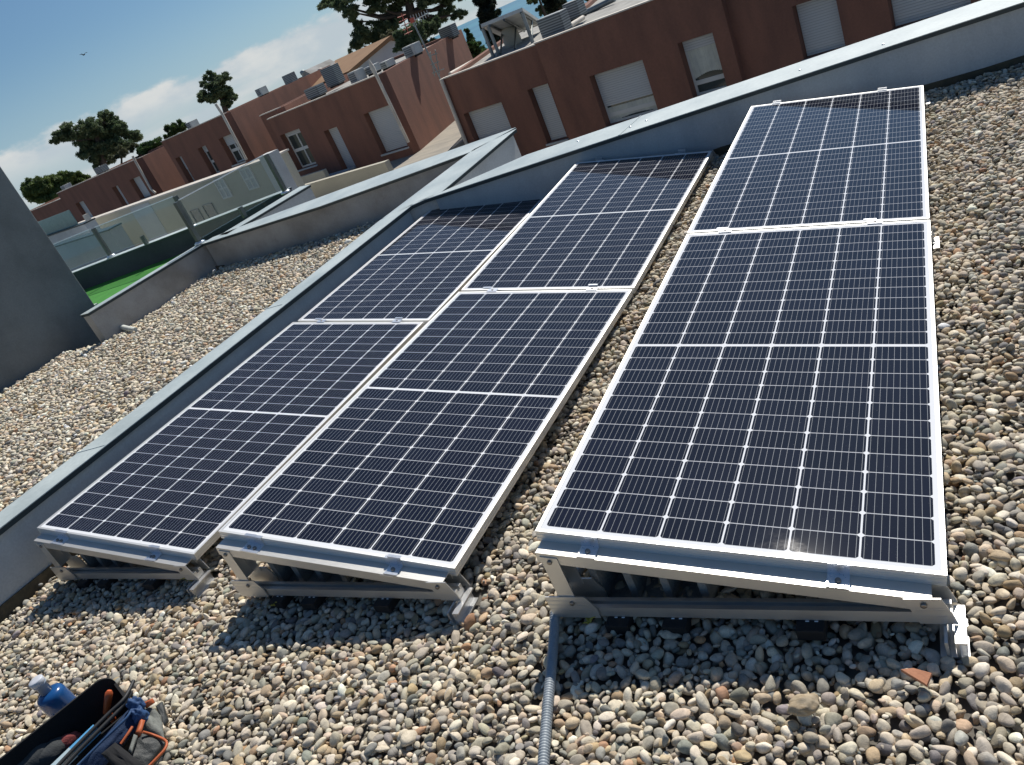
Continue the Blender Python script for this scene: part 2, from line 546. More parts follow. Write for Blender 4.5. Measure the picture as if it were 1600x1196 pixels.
def make_stone():
    m, t, b = principled('river_pebbles', (0.4, 0.38, 0.34), 0.78, 0.0, 0.35)
    at = t.node('ShaderNodeAttribute', attribute_name='Col')
    co = t.node('ShaderNodeTexCoord')
    n1 = t.node('ShaderNodeTexNoise', inp={'Vector': co.outputs['Object'], 'Scale': 55.0, 'Detail': 5.0, 'Roughness': 0.65, 'Distortion': 0.8})
    n2 = t.node('ShaderNodeTexNoise', inp={'Vector': co.outputs['Object'], 'Scale': 420.0, 'Detail': 3.0})
    g = t.m('MULTIPLY_ADD', n1.outputs[0], 1.1, 0.45)
    g2 = t.m('MULTIPLY', g, t.m('MULTIPLY_ADD', n2.outputs[0], 0.4, 0.8))
    c = t.mix(1.0, at.outputs['Color'], t.node('ShaderNodeCombineColor', inp={0: g2, 1: g2, 2: g2}).outputs[0], 'MULTIPLY')
    t.l.new(c, b.inputs['Base Color'])
    bp = t.node('ShaderNodeBump', inp={'Strength': 0.6, 'Distance': 0.0030, 'Height': t.m('ADD', n1.outputs[0], t.m('MULTIPLY', n2.outputs[0], 0.4))})
    t.l.new(bp.outputs[0], b.inputs['Normal'])
    return m


M['stone'] = make_stone()
M['bed'] = stained('dark_grit', (0.12, 0.11, 0.095), (0.17, 0.155, 0.135), 20.0, 0.95, 0.5, 90.0)

# ------------------------------------------------------------------ levels
GZ = -0.316      # gravel level
ZC = 0.050       # coping level


def hfield(x, y):
    dip = 0.0
    for fx, fy in ((-2.83, 0.17), (-1.41, 0.07), (0.0, 0.0)):
        dip += 0.020 * math.exp(-((x - fx - 0.80) ** 2 / 0.16 + (y - fy + 0.16) ** 2 / 0.035))
    return -dip + 0.014 * mnoise.noise(Vector((x * 1.6, y * 1.6, 3.3))) + 0.008 * mnoise.noise(Vector((x * 5, y * 5, 9.1)))


# ------------------------------------------------------------------ parapets
LW_IN = [on_z(647, 318, ZC), on_z(237, 640, ZC), on_z(0, 825, ZC)]
LW_OUT_A = on_z(472.7, 440, ZC)
LW_OUT_B = on_z(0, 800, ZC)


def extend(a, b, d):
    """point d metres beyond b on the line a->b"""
    t = (b - a)
    t.z = 0
    return b + t.normalized() * d


corner = LW_IN[0]
lw_end = extend(corner, LW_IN[2], 3.2)
lo_end = extend(LW_OUT_A, LW_OUT_B, 3.2)
lo_far = on_z(594, 344, ZC)


def wall_from(name, mat, pts, z0, z1):
    mb = MB()
    mb.prism([Vector((p.x, p.y, z0)) for p in pts], (0, 0, z1 - z0))
    return mb


def inset(p, q, d):
    """shift segment p-q sideways by d (left of p->q positive)"""
    t = (q - p)
    t.z = 0
    t.normalize()
    n = Vector((-t.y, t.x, 0))
    return p + n * d, q + n * d


def coping_wall(label, quad, zb, wall_mat, lip=0.028, th=0.032, cat='parapet', upstand_edges=(), seams=(), dz=0.0):
    """wall with a thin metal coping; quad = plan corners of the coping at zc_"""
    zc_ = ZC + dz
    c = sum(quad, Vector()) / len(quad)
    root = empty('parapet_wall', (c.x, c.y, zb), label, cat)
    inv = Matrix.Translation(Vector((-c.x, -c.y, -zb)))
    # body: pulled in under the coping
    n = len(quad)
    area = sum(quad[i].x * quad[(i + 1) % n].y - quad[(i + 1) % n].x * quad[i].y for i in range(n))
    q = list(quad) if area > 0 else list(reversed(quad))
    ins = []
    for i in range(n):
        p0, p1, p2 = q[i - 1], q[i], q[(i + 1) % n]
        a0, a1 = inset(p0, p1, lip)
        b0, b1 = inset(p1, p2, lip)
        d1 = a1 - a0
        d2 = b1 - b0
        den = d1.x * d2.y - d1.y * d2.x
        if abs(den) < 1e-6:
            ins.append(a1)
        else:
            s = ((b0.x - a0.x) * d2.y - (b0.y - a0.y) * d2.x) / den
            ins.append(a0 + d1 * s)
    mb = MB().prism([Vector((p.x, p.y, zb)) for p in ins], (0, 0, zc_ - th - zb))
    o = mb.build('wall', wall_mat, root)
    o.matrix_parent_inverse = root.matrix_world.inverted()
    mb = MB().prism([Vector((p.x, p.y, zc_ - 0.006)) for p in q], (0, 0, 0.006))
    o = mb.build('coping', M['coping'], root, bevel=0.0015)
    o.matrix_parent_inverse = root.matrix_world.inverted()
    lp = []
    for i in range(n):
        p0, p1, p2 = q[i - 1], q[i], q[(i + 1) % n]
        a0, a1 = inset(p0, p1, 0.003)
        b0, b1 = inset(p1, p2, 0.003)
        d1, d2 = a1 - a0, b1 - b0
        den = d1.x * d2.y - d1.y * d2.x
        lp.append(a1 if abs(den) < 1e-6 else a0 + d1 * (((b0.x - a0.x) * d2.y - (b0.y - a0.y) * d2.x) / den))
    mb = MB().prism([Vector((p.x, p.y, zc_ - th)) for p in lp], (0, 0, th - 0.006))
    o = mb.build('drip_shade_band', M['drip_shade_capping'], root)  # band coloured dark as the shadow under the coping edge
    o.matrix_parent_inverse = root.matrix_world.inverted()
    for (a, b, wd) in seams:
        t = (b - a).normalized()
        nn = Vector((-t.y, t.x, 0)) * wd
        mb = MB().prism([a - nn, b - nn, b + nn, a + nn], (0, 0, 0.003))
        o = mb.build('coping_joint', M['coping'], root)
        o.matrix_parent_inverse = root.matrix_world.inverted()
    for (a, b, hgt, thick) in upstand_edges:
        mb = MB()
        t = (b - a)
        t.z = 0
        n_ = Vector((t.y, -t.x, 0)).normalized()
        k = 26
        top = []
        for i in range(k + 1):
            p = a + (b - a) * (i / k)
            hh = hgt * (0.9 + 0.35 * mnoise.noise(Vector((i * 0.9, hgt * 30, 2))))
            top.append((p, hh))
        for i in range(k):
            (p0, h0), (p1, h1) = top[i], top[i + 1]
            vs = [Vector((p0.x, p0.y, GZ - 0.05)), Vector((p1.x, p1.y, GZ - 0.05)), Vector((p1.x, p1.y, GZ + h1)), Vector((p0.x, p0.y, GZ + h0))]
            vs += [v_ + n_ * thick for v_ in vs]
            mb.add(vs, [(0, 1, 2, 3), (7, 6, 5, 4), (3, 2, 6, 7), (0, 4, 5, 1)])
        o = mb.build('waterproof_upstand', M['bitumen'], root)
        o.matrix_parent_inverse = root.matrix_world.inverted()
    return root


# left parapet runs beside the panels; its wall face stands back from the coping edge
in_a, in_b = inset(corner, lw_end, 0.028)      # direction corner->end, left of it = +x side
in_a2, in_b2 = inset(corner, lw_end, -0.0285)
coping_wall('blue grey parapet wall with pale metal coping running along the left row of panels',
            [corner, lo_far, LW_OUT_A, LW_OUT_B, lo_end, lw_end, LW_IN[2], LW_IN[1]], GZ - 0.4, M['parapet'],
            upstand_edges=[(in_b2, in_a2 + (in_b2 - in_a2) * 0.02, 0.055, 0.012)],
            seams=[(on_z(441, 476, ZC), on_z(412, 484, ZC), 0.005), (on_z(164, 696, ZC), on_z(120, 708, ZC), 0.004)])
# far parapet behind all three rows
FA, FB = on_z(647, 317.4, ZC), on_z(1600, 3, ZC)
FC, FD = on_z(1536, 0, ZC), on_z(822.5, 242, ZC)
FBx = extend(FA, FB, 4.5)
FCx = extend(FD, FC, 4.7)
FDx = on_z(690, 300, ZC)
f_a, f_b = inset(FA, FBx, 0.0285)
s1a = FA + (FB - FA) * 0.417
s1b = FD + (FC - FD) * 0.30
FA2 = FA + Vector((0.003, 0.002, 0))
far_par = coping_wall('grey parapet wall with pale metal coping behind the far ends of the panel rows',
                      [FA2, FBx, FCx, FD, FDx], GZ - 0.4, M['parapet'],
                      upstand_edges=[(f_a + (f_b - f_a) * 0.02, f_b, 0.05, 0.014)],
                      seams=[(Vector((s1a.x, s1a.y, ZC)), Vector((s1b.x, s1b.y, ZC)), 0.006)])
for (px_, py_) in ((903, 221), (985, 199), (1010, 189), (1250, 110), (1380, 70)):
    p_ = on_z(px_, py_, ZC + 0.0002)
    o_ = MB().lathe([(0.010, 0), (0.010, 0.003), (0.005, 0.006)], Matrix.Translation(p_), 10).build('fixing_screw', M['clamp'], far_par)
    o_.matrix_parent_inverse = far_par.matrix_world.inverted()
# wall that carries the left parapet on past the corner to its tip
TIPR, TIPL = on_z(807, 201, ZC), on_z(741, 233, ZC)
coping_wall('short parapet stub with white side wall running on past the corner of two copings',
            [FDx + Vector((-0.004, 0.004, 0)), TIPR, TIPL, on_z(597, 342, ZC)], GZ - 2.5, M['white_render'])
# parapet of the neighbouring gravel roof
P2C = on_z(314, 382, ZC)
P2_LOW = [P2C, on_z(500, 322.5, ZC), on_z(618.5, 280, ZC), on_z(738, 236.5, ZC)]
P2_UP = [on_z(806, 199, ZC), on_z(598, 280 - 8, ZC), on_z(400, 345, ZC), on_z(332, 371, ZC)]
pa_, pb_ = inset(P2_LOW[0], P2_LOW[3], 0.0285)
coping_wall('weathered grey parapet with pale coping across the far side of the neighbouring gravel roof',
            P2_LOW + P2_UP, GZ - 2.5, M['parapet_far'], upstand_edges=[(pa_, pb_, 0.05, 0.012)])
P2L = on_z(150, 481, ZC)
P2Lx = extend(P2C, P2L, 0.12)
nrm = (P2Lx - P2C).normalized()
sidev = Vector((nrm.y, -nrm.x, 0)) * 0.16
if sidev.x > 0:
    sidev = -sidev
pl_a, pl_b = inset(P2C, P2Lx, -0.0)
coping_wall('grey rendered parapet with thin coping between the gravel roof and the green turf terrace',
            [P2C - nrm * 0.15, P2Lx, P2Lx + sidev, P2C - nrm * 0.15 + sidev], GZ - 0.6, M['parapet_far'], lip=0.015, dz=-0.004)
# wall with a pale coping leading away beside the terrace
Q0, Q1 = on_z(350, 369, ZC), on_z(475, 292, ZC)
Q2, Q3 = on_z(468, 292, ZC), on_z(338, 371, ZC)
coping_wall('pale grey dividing wall with thin coping leading away from the turf terrace',
            [Q0 + Vector((0, .05, 0)), Q1 + Vector((0.12, 0, 0)), Q2, Q3 + Vector((0, .05, 0))], GZ - 2.0, M['pale_wall'], lip=0.015)
# terrace parapet under the glass
A0, A1, A2 = on_z(167, 406, ZC), on_z(295, 360, ZC), on_z(440, 301, ZC)
A00 = extend(A2, A0, 3.0)
bk = Vector((0.03, 0.20, 0))
coping_wall('terrace parapet with shade painted into its dark face, under the glass balustrade', [A00, A2, A2 + bk, A00 + bk], GZ - 2.0,
            stained('painted_shade_render', (0.075, 0.080, 0.10), (0.055, 0.06, 0.075), 1.0, 0.9, 0.1, 40.0), lip=0.012)  # dark render colour carries the shade of the face towards the camera

# ------------------------------------------------------------------ setting sheets
HD = 20.0 / 14.0      # house distance scale


def sheet(name, poly, z, mat, cut=None):
    mb = MB()
    mb.add([Vector((p[0], p[1], z)) for p in poly], [tuple(range(len(poly)))])
    o = mb.build(name, mat)
    return tag(o, kind='structure')


def grid_sheet(name, x0, x1, y0, y1, z, mat, step=0.08, inside=None):
    nx, ny = int((x1 - x0) / step), int((y1 - y0) / step)
    vs = [Vector((x0 + i * (x1 - x0) / nx, y0 + j * (y1 - y0) / ny, 0)) for j in range(ny + 1) for i in range(nx + 1)]
    for p in vs:
        p.z = z + hfield(p.x, p.y)
    fs = []
    for j in range(ny):
        for i in range(nx):
            a = j * (nx + 1) + i
            c = (vs[a] + vs[a + nx + 2]) / 2
            if inside is None or inside(c.x, c.y):
                fs.append((a, a + 1, a + nx + 2, a + nx + 1))
    mb = MB()
    mb.add(vs, fs, True)
    return tag(mb.build(name, mat), kind='structure')


def lerp_x(a, b, y):
    t = (y - a.y) / (b.y - a.y)
    return a.x + (b.x - a.x) * t


def lerp_y(a, b, x):
    t = (x - a.x) / (b.x - a.x)
    return a.y + (b.y - a.y) * t


def in_roof1(x, y):
    return x > lerp_x(corner, lw_end, y) - 0.02 and y < lerp_y(FA, FBx, x) + 0.02


_T0, _T1 = on_z(169, 508, -0.3), on_z(0, 613, -0.3)


def in_roof2(x, y):
    xr = lerp_x(lo_far, lo_end, y) + 0.03
    yt = lerp_y(P2_LOW[0], P2_LOW[3], x) + 0.02
    xl = lerp_x(P2C, P2Lx, y) - 0.02 if y > P2Lx.y else lerp_x(_T0, _T1, y) - 0.05
    return x < xr and y < yt and x > xl


grid_sheet('roof_bed', -3.6, 3.2, -2.4, 5.2, GZ - 0.028, M['bed'], inside=in_roof1)
grid_sheet('roof_bed', -9.0, -2.4, -2.4, 6.2, GZ - 0.028, M['bed'], inside=in_roof2)
ptz = -4.6
sheet('patio', [(-60, 8), (30, 5), (30, 40), (-60, 60)], ptz, M['patio'])
sheet('ground', [(-220, -60), (160, -60), (160, 62), (-220, 130)], -6.0, M['land'])
sheet('sea', [(1.2 + 953 * math.cos(a * math.pi / 60), -1.5 + 953 * math.sin(a * math.pi / 60)) for a in range(120)], -21.0, M['sea'])
mbt = MB().prism([Vector(q) for q in ((-14, 4.55, GZ - 0.5), (P2L.x - 0.14, 4.55, GZ - 0.5), (P2C.x - 0.17, P2C.y, GZ - 0.5), (P2C.x - 0.12, 7.0, GZ - 0.5), (-14, 7.0, GZ - 0.5))], (0, 0, 0.555))
tag(MB().box((-13.0, 4.56, GZ - 0.039), (-9.0, 5.2, GZ + 0.11)).build('terrace_kerb', M['pale_wall']), kind='structure')
turf = tag(mbt.build('turf_terrace', M['turf']), kind='structure')

# ------------------------------------------------------------------ gravel
def ico(sub):
    bm = bmesh.new()
    bmesh.ops.create_icosphere(bm, subdivisions=sub, radius=1.0)
    v = np.array([p.co[:] for p in bm.verts])
    v /= np.linalg.norm(v, axis=1)[:, None]
    f = np.array([[q.index for q in fc.verts] for fc in bm.faces])
    bm.free()
    return v, f


def stone_variants(sub, n):
    v, f = ico(sub)
    out = []
    for _ in range(n):
        r = np.ones(len(v))
        for k in range(7):
            d = rng.normal(size=3)
            d /= np.linalg.norm(d)
            fr = rng.uniform(1.2, 3.0)
            r += 0.07 * np.cos(fr * (v @ d) + rng.uniform(0, 6.28))
        # a couple of flattish worn facets
        for k in range(rng.integers(3, 8)):
            d = rng.normal(size=3)
            d /= np.linalg.norm(d)
            lim = rng.uniform(0.66, 0.88)
            pr_ = (v * r[:, None]) @ d
            ex = np.clip(pr_ - lim, 0, None)
            r = r * (1 - 0.75 * ex / np.maximum(pr_, 1e-3))
        out.append(v * r[:, None])
    return out, f


PAL = np.array([
    (0.400, 0.375, 0.325), (0.345, 0.325, 0.285), (0.450, 0.425, 0.375), (0.300, 0.285, 0.255),
    (0.520, 0.495, 0.450), (0.255, 0.250, 0.240), (0.205, 0.212, 0.215), (0.375, 0.320, 0.245),
    (0.330, 0.260, 0.185), (0.430, 0.370, 0.315), (0.140, 0.145, 0.150), (0.300, 0.310, 0.290),
    (0.350, 0.225, 0.150), (0.270, 0.220, 0.150), (0.600, 0.580, 0.540)])
PAL = PAL * np.array([1.36, 1.27, 1.12])[None]

PALW = np.array([16, 15, 14, 10, 9, 7, 6, 8, 4, 6, 4, 5, 1.2, 2.5, 3.5])
PALW = PALW / PALW.sum()


def throw(x0, x1, y0, y1, inside, rmean, tries, pack, rmin=0.55, rmax=2.1, sig=0.36):
    """dart throwing with mixed sizes, largest first"""
    r = rmean * np.exp(rng.normal(0, sig, tries))
    r = np.clip(r, rmean * rmin, rmean * rmax)
    r = -np.sort(-r)
    xs = rng.uniform(x0, x1, tries)
    ys = rng.uniform(y0, y1, tries)
    cs = rmean * 2.2
    grid = {}
    out = []
    for i in range(tries):
        x, y, ri = xs[i], ys[i], r[i]
        if not inside(x, y):
            continue
        gx, gy = int(x / cs), int(y / cs)
        ok = True
        for a in (gx - 1, gx, gx + 1):
            for b in (gy - 1, gy, gy + 1):
                for (qx, qy, qr) in grid.get((a, b), ()):
                    dd = pack * (ri + qr)
                    if (x - qx) ** 2 + (y - qy) ** 2 < dd * dd:
                        ok = False
                        break
                if not ok:
                    break
            if not ok:
                break
        if ok:
            grid.setdefault((gx, gy), []).append((x, y, ri))
            out.append((x, y, ri))
    return np.array(out)


def rot_mats(n, tilt):
    yaw = rng.uniform(0, 2 * math.pi, n)
    tx = rng.normal(0, tilt, n)
    ty = rng.normal(0, tilt, n)
    cz, sz = np.cos(yaw), np.sin(yaw)
    Rz = np.zeros((n, 3, 3))
    Rz[:, 0, 0] = cz; Rz[:, 0, 1] = -sz; Rz[:, 1, 0] = sz; Rz[:, 1, 1] = cz; Rz[:, 2, 2] = 1
    Rx = np.zeros((n, 3, 3))
    Rx[:, 0, 0] = 1; Rx[:, 1, 1] = np.cos(tx); Rx[:, 1, 2] = -np.sin(tx); Rx[:, 2, 1] = np.sin(tx); Rx[:, 2, 2] = np.cos(tx)
    Ry = np.zeros((n, 3, 3))
    Ry[:, 1, 1] = 1; Ry[:, 0, 0] = np.cos(ty); Ry[:, 0, 2] = np.sin(ty); Ry[:, 2, 0] = -np.sin(ty); Ry[:, 2, 2] = np.cos(ty)
    return Rx @ Ry @ Rz


def build_gravel(name, label, layers, bright=1.0):
    VS, FS, CS = [], [], []
    base = 0
    for (pts, zoff, zjit, tilt, sub, nvar) in layers:
        if len(pts) == 0:
            continue
        vars_, f = stone_variants(sub, nvar)
        n = len(pts)
        which = rng.integers(0, nvar, n)
        a = pts[:, 2] * rng.uniform(1.0, 1.42, n)
        b = pts[:, 2] * rng.uniform(0.66, 1.0, n)
        c = pts[:, 2] * rng.uniform(0.42, 0.80, n)
        Rm = rot_mats(n, tilt)
        z = np.array([hfield(x, y) for x, y in pts[:, :2]]) + GZ + zoff + rng.normal(0, zjit, n)
        ci = rng.choice(len(PAL), n, p=PALW)
        col = PAL[ci] * (rng.normal(1.0, 0.13, n)[:, None]) * bright
        col = np.clip(col + rng.normal(0, 0.008, (n, 3)), 0.02, 0.85)
        for k in range(nvar):
            ix = np.where(which == k)[0]
            if len(ix) == 0:
                continue
            v = vars_[k][None, :, :] * np.stack([a[ix], b[ix], c[ix]], 1)[:, None, :]
            v = np.einsum('nij,nvj->nvi', Rm[ix], v)
            v[:, :, 0] += pts[ix, 0][:, None]
            v[:, :, 1] += pts[ix, 1][:, None]
            v[:, :, 2] += z[ix][:, None]
            m_ = v.shape[1]
            VS.append(v.reshape(-1, 3))
            FS.append((f[None] + (base + np.arange(len(ix)) * m_)[:, None, None]).reshape(-1, 3))
            CS.append(np.repeat(col[ix], m_, axis=0))
            base += len(ix) * m_
    V, F, Cc = np.concatenate(VS), np.concatenate(FS), np.concatenate(CS)
    me = bpy.data.meshes.new(name)
    me.vertices.add(len(V))
    me.vertices.foreach_set('co', V.ravel().astype(np.float32))
    me.loops.add(F.size)
    me.loops.foreach_set('vertex_index', F.ravel().astype(np.int32))
    me.polygons.add(len(F))
    me.polygons.foreach_set('loop_start', (np.arange(len(F)) * 3).astype(np.int32))
    me.polygons.foreach_set('loop_total', np.full(len(F), 3, np.int32))
    me.polygons.foreach_set('use_smooth', np.ones(len(F), bool))
    me.update()
    at = me.color_attributes.new('Col', 'FLOAT_COLOR', 'POINT')
    at.data.foreach_set('color', np.concatenate([Cc, np.ones((len(Cc), 1))], 1).ravel().astype(np.float32))
    me.materials.append(M['stone'])
    o = bpy.data.objects.new(name, me)
    COL.objects.link(o)
    tag(o, label, 'gravel', kind='stuff')
    return o


PANELS = [
    ('R', 0, (0.0, 0.0, 0.0), (0.98395, 0.0, -0.17845), (-0.00046, 1.0, -0.00256)),
    ('R', 1, (-0.0032, 2.114, -0.005), (0.98395, 0.0, -0.17845), (0.00046, 1.0, 0.00256)),
    ('M', 0, (-1.4245, 0.069, 0.0039), (0.9819, -0.01465, -0.18883), (0.00925, 0.99952, -0.02947)),
    ('M', 1, (-1.4001, 2.1827, -0.059), (0.9819, -0.01465, -0.18883), (0.01686, 0.99981, 0.01008)),
    ('L', 0, (-2.8455, 0.1742, -0.0023), (0.98304, -0.01168, -0.18304), (0.00814, 0.99976, -0.02009)),
    ('L', 1, (-2.8024, 2.2877, -0.0494), (0.98304, -0.01168, -0.18304), (0.01102, 0.99993, -0.00462))]
FOOT = [(-2.83, 0.17), (-1.41, 0.07), (0.0, 0.0)]


def under_panel(x, y):
    for fx, fy in FOOT:
        if fx + 0.30 < x < fx + 0.62 and fy + 0.55 < y < fy + 4.1:
            return True
        if fx + 0.970 < x < fx + 1.056 and fy - 0.120 < y < fy + 0.03:
            return True
    return False


def in_a(x, y):
    return in_roof1(x + (-0.02), y) and in_roof1(x, y + 0.02) and not under_panel(x, y)


def near(x, y):
    return y < 0.35 and x > -2.2


top_pts = throw(-3.3, 2.6, -1.7, 4.8, in_a, 0.0094, 370000, 0.80)
low_pts = throw(-3.3, 2.6, -1.7, 4.8, in_a, 0.0108, 160000, 0.85)
big_pts = throw(-3.2, 2.5, -1.6, 4.7, in_a, 0.0150, 900, 2.4, sig=0.25)
nt = np.array([near(x, y) for x, y, _ in top_pts])
nb = np.array([near(x, y) for x, y, _ in big_pts])
build_gravel('gravel', 'pale rounded river pebbles spread over the roof around the solar panels', [
    (top_pts[nt], 0.0, 0.0045, 0.42, 3, 14), (top_pts[~nt], 0.0, 0.006, 0.42, 2, 10),
    (low_pts, -0.010, 0.005, 0.45, 2, 8),
    (big_pts[nb], 0.009, 0.004, 0.30, 3, 10), (big_pts[~nb], 0.009, 0.004, 0.30, 2, 6)])
far_pts = throw(-8.6, -2.6, -1.5, 6.0, lambda x, y: in_roof2(x, y) and (x + 3.1) * 0.5 + y > -1.6, 0.0116, 240000, 0.84)
far_big = throw(-8.6, -2.6, -1.5, 6.0, lambda x, y: in_roof2(x - .03, y), 0.019, 1500, 2.0, sig=0.2)
build_gravel('gravel', 'bright pebble bed of the neighbouring roof beyond the left parapet', [
    (far_pts, 0.0, 0.006, 0.42, 2, 8), (far_big, 0.012, 0.004, 0.3, 2, 6)], bright=1.22)

# ------------------------------------------------------------------ solar panels
PANEL_LABEL = {
    ('R', 0): 'solar panel nearest the grey conduit, front one of the right hand row',
    ('R', 1): 'back solar panel of the right hand row, with pebbles open beside it',
    ('M', 0): 'front solar panel of the middle row, its low edge facing the gravel gap',
    ('M', 1): 'back solar panel of the middle row, end lying under the far parapet',
    ('L', 0): 'front solar panel of the left row, alongside the left parapet',
    ('L', 1): 'back solar panel of the left row, tucked into the corner of two parapets'}


def frame_bars():
    lip, h, wt = 0.0105, 0.035, 0.0018
    mb = MB()
    # outer face with two shallow grooves; profile in (inward, z)
    prof = [(0, 0), (lip, 0), (lip, -0.0016), (0.0022, -0.0016), (0.0022, -h + 0.0016), (0.028, -h + 0.0016), (0.028, -h),
            (0, -h), (0, -h + 0.009), (0.0012, -h + 0.0095), (0.0012, -h + 0.0120), (0, -h + 0.0125),
            (0, -0.013), (0.0012, -0.0125), (0.0012, -0.0100), (0, -0.0095)]
    runs = [  # start, direction, inward, length (mitred by butting)
        (Vector((0, 0, 0)), Vector((0, 1, 0)), Vector((1, 0, 0)), PL),
        (Vector((PW, 0, 0)), Vector((0, 1, 0)), Vector((-1, 0, 0)), PL)]
    for p, d, i_, L in runs:
        mb.prism([p + i_ * a + Vector((0, 0, b)) for a, b in prof], d * L)
    for p, d, i_, L in [(Vector((0.0285, 0.0002, -0.0003)), Vector((1, 0, 0)), Vector((0, 1, 0)), PW - 0.057),
                        (Vector((0.0285, PL - 0.0002, -0.0003)), Vector((1, 0, 0)), Vector((0, -1, 0)), PW - 0.057)]:
        mb.prism([p + i_ * a + Vector((0, 0, b)) for a, b in prof], d * L)
    # corner pieces between the butted ends
    for cx in (0.0023, PW - 0.0283):
        for cy, s in ((0.0002, 1), (PL - 0.0002, -1)):
            prof2 = [(a, b - 0.0003) for a, b in prof if a <= 0.0105]
            mb.prism([Vector((cx, cy + s * a, b)) for a, b in prof2[:5] + prof2[5:]], Vector((0.026, 0, 0)))
    return mb


proto_panel = None
panel_M = {}
for (r, k, P, U, V) in PANELS:
    Mx = frame(P, U, V)
    panel_M[(r, k)] = Mx
    if proto_panel is None:
        proto_panel = root = empty('photovoltaic_module', Mx, '', 'solar panel', 'solar panels on tilted mounts')
        frame_bars().build('frame', M['panel_frame'], root)
        MB().box((0.0026, 0.0026, -0.0062), (PW - 0.0026, PL - 0.0026, -0.0022)).build('cell_glass', M['cells'], root)
        MB().box((0.0030, 0.0030, -0.0078), (PW - 0.0030, PL - 0.0030, -0.0066)).build('backsheet', M['backsheet'], root)
    else:
        root = copy_tree(proto_panel)
        root.matrix_world = Mx
    root['label'] = PANEL_LABEL[(r, k)]

# ------------------------------------------------------------------ mounting frames
def mount(Mp, yv, tilt, first=None, ends='front'):
    """triangular support whose local frame is level: x along the row's short side, y along the row"""
    pass


BEAM_Y0, BEAM_Y1, RAIL_Y1 = -0.050, 0.012, -0.010


